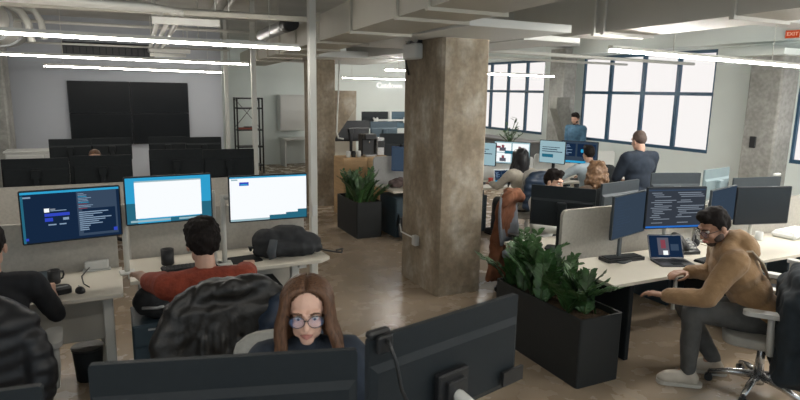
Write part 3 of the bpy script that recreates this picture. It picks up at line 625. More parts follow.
def person(label, x, y, look, sit=True, hz=.53, lean=8, side=0, pitch=10, turn=0, hands=None, feet=None, sc=1., hair='short', hmat=HBLK, skin=SKIN, top=None, bot=None, shoe=None, sleeve=1., glasses=False, vox=.011, beard=None, hoodie=False, curl=.5, hdir=None, z0=0., elbow=(.6, -.7, -.6), fem=False, detail=True, bulk=1.):
    t = thing('person', label, 'person', (x, y, z0), face(*look)); t.scale = (sc,)*3
    Rt = Ry(rad(side)) @ Rx(rad(-lean)); P = V((0, 0, hz)); up = Rt @ V((0, 0, 1)); fw = Rt @ V((0, 1, 0)); rt = Rt @ V((1, 0, 0))
    N = P+up*.5; sw = .165 if fem else .185
    Rh = Rz(rad(turn)) @ Rx(rad(-pitch)); upn = (up+V((0, 0, 1))).normalized(); Hc = N+upn*.125+Rh @ V((0, .035, .03))
    H = lambda p: Hc+Rh @ V(p)
    SH = {s: P+up*.455+rt*s*sw for s in (-1, 1)}
    hands = hands or ((.2, .42, .78), (-.2, .42, .78)); ua, fa = .285, .25
    A = {}
    for s, h in zip((1, -1), hands):
        e, wv = ik(SH[s], h, ua, fa, (s*elbow[0], elbow[1], elbow[2])); A[s] = (e, wv)
    feet = feet or (((.12, .5, .09), (-.12, .48, .09)) if sit else ((.1, .02, .09), (-.1, -.02, .09)))
    Lg = {}
    for s, f in zip((1, -1), feet):
        hp = P+V((s*.085, .0, -.01)); k, an = ik(hp, f, .43, .42, (s*.08, 1, .35)); Lg[s] = (hp, k, an)
    # one continuous body
    m = MB()
    m.tube([P+up*.02, P+up*.2, P+up*.38, N], [.09, .085, .09, .05], 12, round_=True)
    nk = H((0, -.03, -.07)); m.tube([N-up*.04, nk], [.058 if not fem else .047, .05 if not fem else .043], 12, round_=True)
    for s in (-1, 1):
        e, wv = A[s]; m.tube([N-up*.07, SH[s]], .045, 10, round_=True); m.tube([SH[s], SH[s].lerp(e, .4), e], [.043, .042, .036], 10, round_=True)
        m.tube([e, e.lerp(wv, .3), wv], [.036, .038, .027], 10, round_=True)
        d = (wv-e).normalized(); hd = V(hdir[0 if s == 1 else 1]) if hdir else V((d.x, d.y, d.z*.2)).normalized()
        add_hand(m, wv+hd*.01, hd, s, V((0, 0, 1)) if abs(hd.z) < .8 else V((s, 0, 0)), curl)
        hp, k, an = Lg[s]; m.tube([P, hp, hp.lerp(k, .5), k], [.085, .075, .062, .045], 10, round_=True); m.tube([k, k.lerp(an, .3), an], [.045, .047, .034], 10, round_=True)
        m.tube([an, an+V((0, .12, -.05))], [.035, .028], 8, round_=True)
    fs = .93 if fem else 1.
    m.sph(H((0, -.012, .035)), (.073, .09, .082), Rh); m.sph(H((0, .022, -.03)), (.058*fs, .066, .083), Rh); m.sph(H((0, .055, -.09)), (.03*fs, .028, .024), Rh)
    for s in (-1, 1):
        m.sph(H((s*.036*fs, .02, -.065)), (.022, .04, .03), Rh); m.sph(H((s*.031, .064, -.028)), (.023, .02, .02), Rh)
        m.sph(H((s*.075, -.008, -.012)), (.011, .02, .031), Rh); m.tube([H((s*.012, .085, .024)), H((s*.045, .07, .026))], .009, 6, round_=True)
    m.tube([H((0, .082, .012)), H((0, .098, -.02)), H((0, .103, -.03))], [.009, .012, .013], 8, round_=True)
    m.sph(H((0, .084, -.061)), (.024, .012, .014), Rh)
    body = fuse(m, 'body', skin, t, vox=(vox*.68 if detail else .012), smooth=3)
    if detail:
        for s in (-1, 1):
            ey = MB().sph(H((s*.03, .073, .004)), (.0135, .0135, .0085), Rh, 10).build('eye', M('eye_white', (.6, .58, .55), .3, ns=9, na=.02), t)
            MB().sph(H((s*.03, .084, .003)), (.006, .004, .006), Rh, 8).build('iris', M('iris', (.03, .02, .015), .2, ns=9, na=.1), ey)
            MB().tube([H((s*.014, .0925, .022)), H((s*.03, .0905, .028)), H((s*.048, .079, .023))], [.004, .0045, .0025], 6, flat=.8).build('eyebrow', hmat, t)
        MB().tube([H((-.022, .085, -.061)), H((-.008, .0975, -.058)), H((.008, .0975, -.058)), H((.022, .085, -.061))], [.003, .006, .006, .003], 8).tube([H((-.018, .086, -.066)), H((0, .0965, -.068)), H((.018, .086, -.066))], [.003, .007, .003], 8).build('lips', M('lips', (.42, .17, .14), .45, ns=30, na=.1), t)
    # clothes
    m = MB()
    m.sph(P+up*.03+fw*.0, (.165*bulk, .125*bulk, .13), Rt); m.sph(P+up*.18, (.15*bulk, .115*bulk, .16), Rt); m.sph(P+up*.34+fw*.01, ((.175 if not fem else .155)*bulk, .125*bulk, .17), Rt)
    m.tube([SH[-1]-up*.01, N-up*.06, SH[1]-up*.01], [.068*bulk, .085*bulk, .068*bulk], 12, round_=True)
    m.tube([N-up*.06, N+up*.005], [.08, .062], 12, round_=True)
    for s in (-1, 1):
        e, wv = A[s]; m.tube([SH[s]-up*.01, SH[s].lerp(e, .45), e], [.072*bulk, .062*bulk, .054*bulk], 10, round_=True)
        if sleeve > .1: m.tube([e, e.lerp(wv, sleeve*.4), e.lerp(wv, sleeve*.96)], [.054*bulk, .051*bulk, .042*bulk], 10, round_=True)
    if hoodie:
        m.tube([N+rt*.11+up*.0, N-fw*.09+up*.0, N-rt*.11+up*.0], [.05, .075, .05], 10, round_=True); m.sph(N-fw*.11-up*.05, (.13, .075, .11), Rt); m.sph(N-fw*.06+up*.02, (.11, .07, .06), Rt)

    fuse(m, 'shirt' if not hoodie else 'hoodie', top, t, vox=vox, smooth=4, na=.007, nf=11)
    if hoodie:
        for s in (-1, 1):
            MB().tube([N+rt*s*.1+fw*.0+up*.0, N+rt*s*.11-fw*.1*bulk-up*.06, P+up*.34+rt*s*.1-fw*.117*bulk, P+up*.22+rt*s*.06-fw*.112*bulk], [.022, .026, .024, .018], 8, flat=.35).build('back_stripe', M('pale_stripe', (.42, .35, .27), .9, ns=20, na=.1), t)
    m = MB(); m.sph(P-up*.01, (.168, .13, .115), Rt)
    for s in (-1, 1):
        hp, k, an = Lg[s]; m.tube([hp, hp.lerp(k, .5), k], [.1, .085, .068], 12, round_=True); m.tube([k, k.lerp(an, .5), an+V((0, 0, .02))], [.068, .06, .052], 12, round_=True)
    fuse(m, 'trousers', bot or M('dark_trousers', (.025, .028, .032), .85, ns=20, na=.2), t, vox=vox, smooth=4, na=.006, nf=11)
    for s in (-1, 1):
        an = Lg[s][2]; kd = Lg[s][1]-Lg[s][0]; kd.z = 0; kd = kd.normalized() if (sit and kd.length > .05) else V((s*.15, 1, 0)).normalized(); q = V((an.x, an.y, 0)); Rs = Rz(math.atan2(-kd.x, kd.y))
        m = MB(); m.tube([q+V((0, 0, .1)), q+V((0, 0, .05))-kd*.03], [.045, .045], 10, round_=True); m.sph(q+kd*.05+V((0, 0, .052)), (.046, .13, .048), Rs); m.sph(q+kd*.12+V((0, 0, .04)), (.046, .07, .036), Rs)
        so = fuse(m, 'shoe', shoe or M('dark_shoe', (.03, .03, .032), .6, ns=10, na=.1), t, vox=.009, smooth=3)
        sm = MB(); sm.prism([q+kd*.045+Rs @ V((p[0], p[1], .002)) for p in rrect(.09, .285, .044, 5)], (0, 0, .022)); sm.build('sole', M('shoe_sole', (.5, .47, .42), .6, ns=10, na=.05) if shoe else BLK, so)
    # hair
    if hair in ('short', 'buzz', 'bushy'):
        m = MB(); g = {'short': .0, 'buzz': -.006, 'bushy': .014}[hair]
        m.sph(H((0, -.016, .055)), (.079+g, .091+g, .077+g), Rh); m.sph(H((0, -.05, .02)), (.075+g, .062+g, .08+g), Rh)
        if hair != 'buzz':
            m.sph(H((0, .045, .1)), (.055, .045, .035), Rh)
        for s in (-1, 1): m.sph(H((s*.066, -.012, .022)), (.014, .035, .045), Rh)
        fuse(m, 'hair', hmat, t, vox=.009, smooth=2, na={'short': .006, 'buzz': .001, 'bushy': .013}[hair], nf=35)
    elif hair == 'curly':
        m = MB(); R = random.Random(5); m.sph(H((0, -.03, .03)), (.1, .1, .1), Rh); m.sph(H((0, -.06, -.08)), (.12, .075, .13), Rh)
        for i in range(120):
            a = R.uniform(0, 2*PI); z = R.uniform(-.2, .11); rr = .095 if z > -.02 else .115; m.sph(H((math.cos(a)*rr*math.cos(max(0, z)*9), min(.03, math.sin(a)*rr*.9-.03), z)), R.uniform(.018, .032), n=8)
        fuse(m, 'hair', hmat, t, vox=.009, smooth=1, na=.005, nf=40)
    elif hair in ('long', 'longback'):
        m = MB(); R = random.Random(11); rx, ry, rz_ = .084, .1, .09
        m.sph(H((0, -.021, .046)), (.079, .0885, .08), Rh, 18); m.sph(H((0, -.045, -.03)), (.074, .06, .11), Rh, 18)
        Lz = -.30 if hair == 'long' else -.36
        for s in (-1, 1):
            for j in range(17):
                yy = .048-.155*j/16; kx = math.sqrt(max(.05, 1-((yy+.018)/.105)**2))
                for lay in range(2):
                    pts = []; rxx = rx*max(kx, .5)+.004*lay; r0 = .0125+.003*R.random()
                    for q in range(0, 8):
                        th = rad(4+q*13); fo = max(0, yy-.01)*.3*min(1, q/3); pts.append(H((s*(rxx*math.sin(th)+fo), yy*(1-.12*q/7)-.004*(q > 3), .036+rz_*max(kx, .72)*math.cos(th))))
                    x1 = rxx+(.0 if yy < .03 else .004); L = Lz+R.uniform(-.03, .03); tw = R.uniform(0, 6)
                    fr = (yy > .03)
                    for q in range(1, 9):
                        f = q/8; pts.append(Hc+Rh @ V((s*(x1+max(0, yy-.01)*.3+.012*math.sin(f*2.6)+(.06*f*f if fr else .03*f)+.01*math.sin(f*7+s)+.006*math.sin(5*f+tw)), yy*(.88-.2*f)-.012*f*(0 if fr else 1)+.006*math.cos(4*f+tw), .0))+V((0, 0, -.02+L*f)))
                    n = len(pts); m.tube(pts, [r0*(.7+.5*min(1, i/6))*(1 if i < n-3 else (n-i)/3.2) for i in range(n)], 6)
        if hair == 'longback':
            for i in range(46):
                a = PI+PI*i/45; tw = R.uniform(0, 6); L = Lz+R.uniform(-.05, .03)
                pts = [H((.03*math.cos(a), .03*math.sin(a)-.02, .125)), H((.062*math.cos(a), .07*math.sin(a)-.02, .1)), H((.085*math.cos(a), .1*math.sin(a)-.02, .03))]
                for q in range(1, 7): f = q/6; pts.append(Hc+Rh @ V((.088*math.cos(a)*(1+.12*f), .1*math.sin(a)-.025, 0))+V((0, 0, .02+L*f+.01*math.sin(tw+f*3))))
                m.tube(pts, [.012, .016, .017, .017, .017, .016, .014, .011, .005], 6)
        m.build('hair', hmat, t)
    if beard:
        m = MB(); m.sph(H((0, .05, -.09)), (.034, .034, .03), Rh)
        for s in (-1, 1): m.sph(H((s*.045, .02, -.06)), (.017, .04, .032), Rh)
        fuse(m, 'beard', M('beard_stubble', (.05, .03, .022), .8, ns=90, na=.3), t, vox=.007, smooth=2, na=.002, nf=40)
    if glasses:
        g = thing('glasses', None, None); g.parent = t; m = MB()
        for s in (-1, 1):
            pts = [H((s*.0335+.028*math.cos(a), .101-.01*abs(math.cos(a))*(1 if math.cos(a)*s > 0 else 0), -.002+.0225*math.sin(a))) for a in [2*PI*i/18 for i in range(19)]]
            m.tube(pts, .0017, 6); m.tube([H((s*.058, .09, .006)), H((s*.074, .05, .004)), H((s*.08, -.01, .0))], .002, 6)
            MB().add([H((s*.0335+.0265*math.cos(a), .1, -.002+.021*math.sin(a))) for a in [2*PI*i/18 for i in range(18)]], [list(range(18))]).build('lens', M('lens_blue_reflection', (.3, .5, 1), .06, spec=1, alpha=.14), g)  # blue screen reflection painted into the lens colour
        m.tube([H((-.009, .103, .004)), H((0, .107, .007)), H((.009, .103, .004))], .002, 6); m.build('frame', BLK, g)
    return t
# ------------------------------------------------------------------ left front desks
W1 = M('desk_leg_white', (.6, .58, .52), .5, ns=5, na=.03)
desk('front left desk with black mug and mouse, nearer of the two', [(-1.65, 4.31), (-.02, 4.36), (-.02, 5.04), (-1.65, 5.0)], .83, (((-.13, 4.72), (.07, .07)), ((-1.5, 4.67), (.07, .07))), STEELW, ((-1.5, 4.92), (-.13, 4.94), .3, .7, BEIGE), 'white desks at the left')
desk('front left desk under the black backpack', [(.03, 4.61), (1.51, 4.63), (1.61, 4.71), (1.57, 5.19), (1.5, 5.27), (.03, 5.23)], .83, (((.12, 4.93), (.07, .07)), ((1.36, 4.95), (.07, .07))), STEELW, ((.12, 5.13), (1.36, 5.15), .3, .7, BEIGE), 'white desks at the left')
divider('beige desk divider behind the dark chat screen', -1.6, -.04, 5.1, .76, 1.22)
divider('beige desk divider behind the two bright white screens', .06, 1.55, 5.3, .76, 1.22)
monitor('monitor with dark navy screen showing a small login card and code', -.308, 4.67, 1.353, (.13, -1), .626, .374, 'chat', .83, 'side', roll=0, group='lit monitors at the left')
monitor('middle bright monitor with a white page over a blue sea wallpaper', .336, 4.67, 1.423, (.06, -1), .616, .36, 'doc', .83, 'side', group='lit monitors at the left')
monitor('bright monitor beside the white pole, a white page with one small blue tile', 1.083, 4.67, 1.386, (-.02, -1), .63, .374, 'page', .83, 'sideleft', group='lit monitors at the left')
t = thing('cable_box', 'small white power box on the left desk below the dark chat screen', 'box', (-0.196, 5.025, .83)); MB().box((0, 0, .04), (.17, .05, .07), b=.008).build('box_body', WHITE, t); MB().box((0, 0, .004), (.2, .09, .008), b=.003).build('foot', WHITE, t)
MB().tube([(-.05, -.02, .03), (-.1, -.15, .004), (-.08, -.35, .004), (-.04, -.45, .005)], .004, 6).build('cable', BLK, t)
mug('black mug on the left desk beside the man in black', -0.467, 4.782, .83, BLK)
mouse('black mouse on the left desk in front of the white power box', -0.290, 4.502, .83, .2)
t = thing('leather_pouch', 'flat black pouch lying beside the black mug', 'pouch', (-0.448, 4.539, .83), .3); MB().prism([(p[0], p[1], 0) for p in rrect(.2, .14, .04)], (0, 0, .035)).build('pouch_body', BLK, t); MB().box((0, .0, .037), (.17, .012, .006)).build('zip', SILV, t)
keyboard('dark keyboard in front of the man in black', -0.887, 4.530, .83, 0)
keyboard('dark keyboard between the hands of the man in the red sweater', 0.467, 4.801, .83, .05)
mug('black cup on the desk by the red-sweatered man, left of his head', 0.318, 4.969, .83, BLK, .05, .13, False, 'cup')
t = thing('mouse_mat', 'black mat on the desk at the right of the red-sweatered man', 'mat', (0.915, 4.875, .83), .1); MB().prism([(p[0], p[1], 0) for p in rrect(.26, .22, .03)], (0, 0, .004)).build('mat_sheet', BLKM, t)
t = thing('laptop_riser', 'dark closed laptop at the far left of the desk, under the chat screen', 'laptop', (-0.729, 4.875, .83), .1); MB().prism([(p[0], p[1], 0) for p in rrect(.5, .26, .02)], (0, 0, .02)).build('laptop_base', BLKM, t)
MB().prism([(p[0], p[1], .021) for p in rrect(.5, .26, .02)], (0, 0, .012)).build('laptop_lid', NAVYC, t)
# backpack
t = thing('backpack', 'black backpack lying on the desk with a loose strap hanging off the right end', 'backpack', (1.270, 4.857, .83), rad(-6)); m = MB()
m.sph((-.16, .03, .13), (.13, .12, .12)); m.sph((0, .06, .15), (.2, .11, .115)); m.sph((.12, .05, .11), (.2, .12, .09)); m.tube([(-.24, -.02, .06), (-.1, -.05, .09), (.12, -.03, .07), (.28, .02, .05)], [.05, .07, .06, .04], 10, round_=True); m.box((.02, .04, .05), (.44, .22, .1), b=.02)
fuse(m, 'bag_body', M('backpack_cloth', (.014, .016, .019), .7, ns=20, na=.3), t, .012, 5, .014, 8)
MB().tube([(-.12, -.09, .17), (-.15, -.15, .08), (-.14, -.17, .03)], [.035, .04, .03], 8, flat=.4).build('shoulder_pad', M('pad_grey', (.05, .06, .07), .7, ns=30, na=.1), t)
MB().tube([(.25, .0, .06), (.33, -.02, .03), (.42, -.03, .012), (.47, -.06, .008), (.49, -.02, .03), (.43, -.01, .02)], .014, 6, flat=.5).build('strap', BLK, t)
MB().tube([(-.27, .0, .09), (-.32, -.01, .1), (-.3, .0, .07)], .012, 6).build('grab_loop', BLK, t)
pedestal('beige drawer pedestal under the left desk', -1.0, 4.75, .4, .5, .6, BEIGE)
pedestal('dark drawer pedestal under the desk below the backpack', 1.0, 4.92, .42, .5, .6, BLKM)
pedestal('dark blue pedestal under the desk left of the leather jacket', .2, 4.78, .36, .45, .5, NAVYC)
t = thing('duffel_bag', 'round black bag on the pedestal under the desk of the red-sweatered man', 'bag', (.2, 4.72, .5)); m = MB(); m.sph((0, 0, .13), (.17, .15, .13)); m.sph((.03, -.05, .1), (.14, .13, .1)); fuse(m, 'bag_body', M('backpack_cloth', (.014, .016, .019)), t, .012, 4, .01, 9); MB().tube([(-.1, -.13, .12), (0, -.19, .13), (.1, -.13, .12)], .012, 6).build('zip', SILV, t)
t = thing('waste_bin', 'dark bin under the left desk beside the white leg', 'bin', (-.3, 4.9, 0)); MB().tube([(0, 0, 0), (0, 0, .26)], [.09, .11], 16).build('bin_body', BLKM, t); MB().tube([(0, 0, .25), (0, 0, .265)], .115, 16).build('rim', BLK, t)
# people at the left
ch = office_chair('grey-armed office chair of the man in black at the left edge', -.74, 3.93, (-.05, 1), GREYP, BLKM, .46)
draped('black quilted puffer jacket over the chair at the left edge', ch, M('black_puffer', (.012, .013, .016), .45, ns=9, na=.3), 'puffer_jacket', 'jacket', .46, .98, .4, True, .008)
person('person in a black t-shirt seated at the left edge, forearm on the desk', -.72, 3.93, (-.02, 1), True, .52, 14, 0, 14, 0, ((.24, .46, .79), (-.2, .42, .79)), None, 1.12, 'short', HBLK, SKIN, M('black_tshirt', (.011, .012, .015), .9, ns=20, na=.2), None, None, .0, elbow=(.35, -.6, -.8))
ch = office_chair('office chair of the man in the red sweater', .52, 3.5, (.02, 1), BLK, BLKM)
draped('black leather jacket spread over the chair of the red-sweatered man', ch, M('black_leather', (.013, .0125, .012), .42, ns=7, na=.5, bs=22, ba=.3), 'leather_jacket', 'jacket', .6, 1.08, .3, False, .016, True, vox=.015)
draped('dark blue quilted jacket tucked beside the leather jacket', ch, M('blue_quilt', (.02, .035, .065), .5, ns=12, na=.35), 'quilted_jacket', 'jacket', .3, .99, .5, True, .006, False).location = (.86, 3.42, 0)
person('person in a rust red sweater seen from behind, arms spread on the desk', .46, 3.55, (.0, 1), True, .45, 20, 0, 16, 3, ((.36, .82, .75), (-.34, .84, .75)), None, 1.2, 'bushy', HBLK, SKIN, M('rust_knit', (.24, .042, .02), .9, ns=30, na=.2, bs=80, ba=.3), None, None, .3, elbow=(.8, -.3, -.8), bulk=1.08)
# ------------------------------------------------------------------ rows behind
desk('white desk in the second row, behind the lit screens', [(-1.6, 7.5), (.25, 7.5), (.25, 8.25), (-1.6, 8.25)], .73, (((-1.4, 7.85), (.07, .07)), ((.1, 7.85), (.07, .07))), STEELW, None, 'desks of the back rows')
desk('white desk in the second row nearest the pole', [(.28, 7.5), (1.95, 7.5), (1.95, 8.25), (.28, 8.25)], .73, (((.4, 7.85), (.07, .07)), ((1.8, 7.85), (.07, .07))), STEELW, None, 'desks of the back rows')
divider('grey divider along the second row behind the dark chat screen', -1.5, .2, 7.42, .68, 1.16); divider('grey divider along the second row behind the bright screens', .3, 1.9, 7.42, .68, 1.16)
desk('white desk in the third row', [(-1.3, 10.1), (.4, 10.1), (.4, 10.85), (-1.3, 10.85)], .73, (((-1.1, 10.5), (.07, .07)), ((.2, 10.5), (.07, .07))), STEELW, None, 'desks of the back rows')
desk('white desk in the third row nearest the far pole', [(.43, 10.1), (2.0, 10.1), (2.0, 10.85), (.43, 10.85)], .73, (((.6, 10.5), (.07, .07)), ((1.8, 10.5), (.07, .07))), STEELW, None, 'desks of the back rows')
t = thing('low_cabinet', 'long pale low cabinet under the video wall at the left', 'cabinet', (-1.15, 12.2, 0)); MB().box((0, 0, .54), (1.15, .45, 1.08), b=.01).build('carcass', WHITE, t); MB().box((0, 0, 1.095), (1.2, .5, .03), b=.005).build('cabinet_top', WHITE, t)
for s in (-1, 1): MB().box((s*.28, -.235, .54), (.54, .02, 1.0), b=.004).build('door', WHITE, t)
for x, zc, w, h, lab in ((-.83, 1.25, .66, .36, 'dark monitor seen from behind at the left end of the second row'), (-.155, 1.265, .63, .36, 'dark monitor seen from behind in the second row, in front of the half-hidden head'),
                      (.66, 1.31, .62, .37, 'dark monitor seen from behind, second row, above the gap of the bright screens'), (1.29, 1.295, .63, .37, 'dark monitor seen from behind, second row, beside the middle pole')):
    monitor(lab, x, 7.72, zc, (.05, 1), w, h, 'dim', .73, 'stand', group='black monitor backs of the second row', mat=BLKM)
for x, zc, lab in ((-.63, 1.27, 'dark monitor back of the third row, leftmost'), (-.06, 1.275, 'dark monitor back of the third row behind the half-hidden head'), (.76, 1.28, 'dark monitor back of the third row under the video wall corner'), (1.32, 1.265, 'dark monitor back of the third row, rightmost')):
    monitor(lab, x, 10.3, zc, (.03, 1), .57, .34, 'dim', .73, 'stand', group='black monitor backs of the third row', mat=BLKM)
ch = office_chair('dark office chair between the second and third rows', -.27, 9.15, (0, -1), BLK, BLKM)
person('person almost hidden behind the dark second-row monitors, only the top of the head showing', -.27, 9.1, (0, -1), True, .62, 4, 0, 5, 0, ((.2, .45, .79), (-.2, .45, .79)), None, 1., 'buzz', HBRN, SKIN, M('dark_grey_shirt', (.05, .05, .055), .9, ns=20, na=.2), vox=.017, detail=False)
mug('white cup standing on the second-row desk beside the dark monitors', .27, 7.8, .73, WHITE, .045, .12)
t = thing('desk_speaker', 'small beige box between the second-row monitors', 'box', (.24, 8.05, .73)); MB().box((0, 0, .18), (.16, .12, .36), b=.012).build('box_body', BEIGE, t); MB().box((0, -.062, .18), (.12, .006, .3)).build('box_front', FELT, t)
# ------------------------------------------------------------------ foreground desk
desk('front desk of the woman with glasses, below the picture', [(-1.1, 1.3), (1.8, 1.3), (1.8, 1.94), (-1.1, 1.94)], .83, (((-.9, 1.62), (.07, .07)), ((1.6, 1.62), (.07, .07))))
monitor('large dark monitor seen from behind in the foreground, hiding the woman below the chin', .265, 1.727, 1.258, (.27, .96), .785, .385, 'page', .83, 'stand', group='foreground monitors', bulge=.6)
g = monitor('large dark monitor seen from behind with webcam, cable and white arm', 1.06, 1.757, 1.258, (-.24, .97), .75, .387, 'doc', .83, None, group='foreground monitors', bulge=.62, tilt=0)
zg = 1.258-.83
MB().box((.03, .052, zg-.07), (.15, .03, .15), b=.006).box((.03, .07, zg-.07), (.09, .03, .09), b=.004).build('mount_plate', BLK, g)
MB().tube([(.03, .09, zg-.08), (.02, .22, zg-.12), (.12, .36, zg-.2)], [.024, .026, .028], 10, round_=True).tube([(.12, .36, zg-.2), (.12, .36, -.0)], .022, 10).build('monitor_arm', WHITE, g)
cm = MB().box((.33, .0, zg+.206), (.09, .035, .026), b=.008).box((.33, .035, zg+.18), (.06, .02, .06), b=.005).build('webcam', BLK, g)
MB().tube([(.33, .05, zg+.2), (.32, .085, zg+.13), (.3, .09, zg+.03), (.25, .11, zg-.08), (.23, .12, zg-.25), (.25, .13, 0)], .006, 8).build('webcam_cable', BLK, cm)
MB().box((-.32, .046, zg-.13), (.12, .012, .06)).build('port_panel', BLK, g)
monitor('dark monitor back cut by the bottom left corner', -.545, 1.86, 1.222, (.1, .99), .63, .385, 'page', .83, 'stand', group='foreground monitors')
ch = office_chair('office chair with pale rounded back behind the woman with glasses', .6, 2.36, (-.2, -.97), GREYP, GREYP, .5, back=M('pale_mesh', (.42, .42, .39), .8, ns=60, na=.06))
wm = person('person with long brown hair and glasses facing the viewer over the foreground monitor', .7, 2.35, (-.27, -.96), True, .615, 9, 0, 4, -3, ((.2, .42, .8), (-.2, .42, .8)), None, 1.08, 'long', HBRN, M('skin_fair', (.66, .41, .31), .5, ns=25, na=.04), M('navy_jumper', (.02, .028, .042), .9, ns=25, na=.2), glasses=True, fem=True, vox=.009)
# ------------------------------------------------------------------ middle: planters
planter('long black planter in front of the right desk', 3.09, 3.52, 3.2, 4.32, .56)
for x, y, s, lab in ((3.3, 3.5, 1, 'glossy leafy plant at the near end of the long planter'), (3.3, 3.85, 2, 'glossy leafy plant in the middle of the long planter'), (3.28, 4.15, 3, 'tallest glossy leafy plant at the far end of the long planter')):
    zz_plant(lab, x, y, .5, 17, (.36, .42, .48)[s-1], 1., s, 'leafy plants in the long planter')
planter('smaller black planter beyond the concrete column', 3.24, 3.66, 8.2, 9.1, .56)
for x, y, s, lab in ((3.45, 8.45, 4, 'leafy plant at the near end of the smaller planter'), (3.45, 8.8, 5, 'leafy plant at the far end of the smaller planter')):
    zz_plant(lab, x, y, .5, 12, .5, .95, s, 'leafy plants in the smaller planter')
# ------------------------------------------------------------------ right desks
desk('white desk of the man in the tan hoodie, with laptop', [(3.56, 3.36), (5.42, 3.36), (5.42, 4.07), (3.56, 4.07)], .73, (((3.84, 3.73), (.05, .62)), ((5.3, 3.73), (.05, .62))), BLKM, None, 'white desks at the right')
desk('white desk right of the tan-hooded man, cut by the edge', [(5.45, 3.36), (7.4, 3.36), (7.4, 4.07), (5.45, 4.07)], .73, (((5.6, 3.73), (.05, .62)), ((7.2, 3.73), (.05, .62))), NAVYC, None, 'white desks at the right')
desk('white desk of the man in the white shirt, behind the plants', [(3.56, 4.17), (5.42, 4.17), (5.42, 4.87), (3.56, 4.87)], .73, (((3.84, 4.53), (.05, .6)), ((5.3, 4.53), (.05, .6))), NAVYC, None, 'white desks at the right')
desk('white desk on the far side, in front of the standing man in navy', [(5.45, 4.17), (7.6, 4.17), (7.6, 4.87), (5.45, 4.87)], .73, (((5.6, 4.53), (.05, .6)), ((7.4, 4.53), (.05, .6))), NAVYC, None, 'white desks at the right')
divider('long beige desk divider with a rounded corner behind the tilted blue-grey monitor', 3.64, 5.4, 4.12, .66, 1.2, FELT); divider('beige desk divider continuing to the right edge', 5.44, 7.4, 4.12, .66, 1.12, FELT)
monitor('blue-grey monitor turned aside, left of the code screen', 4.2, 3.86, 1.17, (.276, -.961), .62, .4, 'dim', .73, 'stand', group='monitors on the right desks', mat=MONG)
monitor('monitor with lines of code and a blue status bar', 4.675, 3.76, 1.22, (-.24, -.97), .62, .395, 'code', .73, 'arm', group='monitors on the right desks')
monitor('narrow-looking monitor turned away, right of the code screen', 5.58, 3.93, 1.145, (.26, -.966), .63, .38, 'dim', .73, 'arm', group='monitors on the right desks', mat=MONG)
monitor('large black switched-off monitor above the tan-hooded man', 5.92, 3.73, 1.16, (-.24, -.97), .64, .39, 'off', .73, 'arm', group='monitors on the right desks', mat=BLK)
monitor('dark monitor back in front of the white-shirted man', 3.93, 4.45, 1.15, (.77, .636), .62, .4, 'dim', .73, 'stand', group='monitor backs on the far side')
monitor('silvery blue monitor back below the curly-haired person', 4.74, 4.5, 1.17, (-.2, .98), .67, .37, 'dim', .73, 'stand', group='monitor backs on the far side', mat=MONG)
monitor('grey monitor back with a webcam below the man in navy', 5.46, 4.42, 1.235, (.29, .956), .58, .38, 'dim', .73, 'stand', group='monitor backs on the far side', mat=MONG)
monitor('pale blue monitor back seen at an angle between two dark ones', 6.31, 4.56, 1.24, (-.2, .98), .6, .36, 'pale', .73, 'stand', group='monitor backs on the far side', mat=M('pale_blue_case', (.22, .29, .31), .4, ns=9, na=.05))
m6 = monitor('grey monitor back with a small camera near the pilaster', 6.9, 4.45, 1.12, (.15, .99), .72, .37, 'dim', .73, 'stand', group='monitor backs on the far side', mat=MONG)
MB().box((-.3, 0, .6), (.09, .04, .03), b=.006).build('webcam', WHITE, m6)
laptop('open dark laptop on the desk of the tan-hooded man', 4.55, 3.62, .73, (-.38, -.92), 'lap', .33, .23, 25, M('laptop_dark', (.07, .075, .085), .35, .5, ns=20, na=.05))
t = thing('keyboard_tray', 'black tray under the tilted blue-grey monitor', 'tray', (4.2, 3.9, .73), -.1); MB().prism([(p[0], p[1], 0) for p in rrect(.42, .16, .02)], (0, 0, .03)).build('tray_body', BLK, t); MB().prism([(p[0], p[1], .03) for p in rrect(.38, .12, .015)], (0, 0, .006)).build('tray_mat', BLKM, t)
t = thing('desk_phone', 'black desk phone with handset between laptop and divider', 'phone', (5.0, 3.86, .73), -.3); m = MB(); m.prism([(-.1, -.1, 0), (-.1, .1, 0), (-.1, .1, .11), (-.1, -.1, .03)], (.2, 0, 0)); m.build('phone_base', BLK, t)
m = MB(); m.tube([(-.06, -.11, .07), (-.06, 0, .15), (-.06, .1, .15)], [.035, .028, .035], 10, round_=True); fuse(m, 'handset', BLK, t, .008, 3)
m = MB()
for i in range(4):
    for j in range(3): m.box((.0+j*.03, -.06+i*.03, .055+i*.024), (.02, .018, .012))
m.build('buttons', GREYP, t); MB().tube([(-.06, -.1, .04), (-.13, -.14, .006), (-.17, -.02, .006), (-.12, .08, .01)], .006, 6).build('cord', BLK, t)
t = thing('headset', 'black headset lying behind the desk phone', 'headset', (5.2, 3.92, .73), .5); MB().tube([(.09*math.cos(a), 0, .05+.1*math.sin(a)) for a in [PI*i/12 for i in range(13)]], .01, 8).build('headband', BLK, t)
for s in (-1, 1): MB().sph((s*.09, 0, .045), (.025, .045, .045)).build('ear_cup', BLK, t)
t = thing('document_tray', 'low white tray on the desk at the right edge', 'tray', (6.75, 3.86, .73), .1); MB().box((0, 0, .035), (.5, .26, .07), b=.025).build('tray_body', WHITE, t); MB().box((0, 0, .073), (.44, .2, .008)).build('paper', WALLW, t)
mug('small white cup on the desk left of the white tray', 6.2, 3.9, .73, WHITE, .04, .09)
keyboard('black keyboard on the desk behind the man in the tan hoodie', 5.0, 3.55, .73, .1)
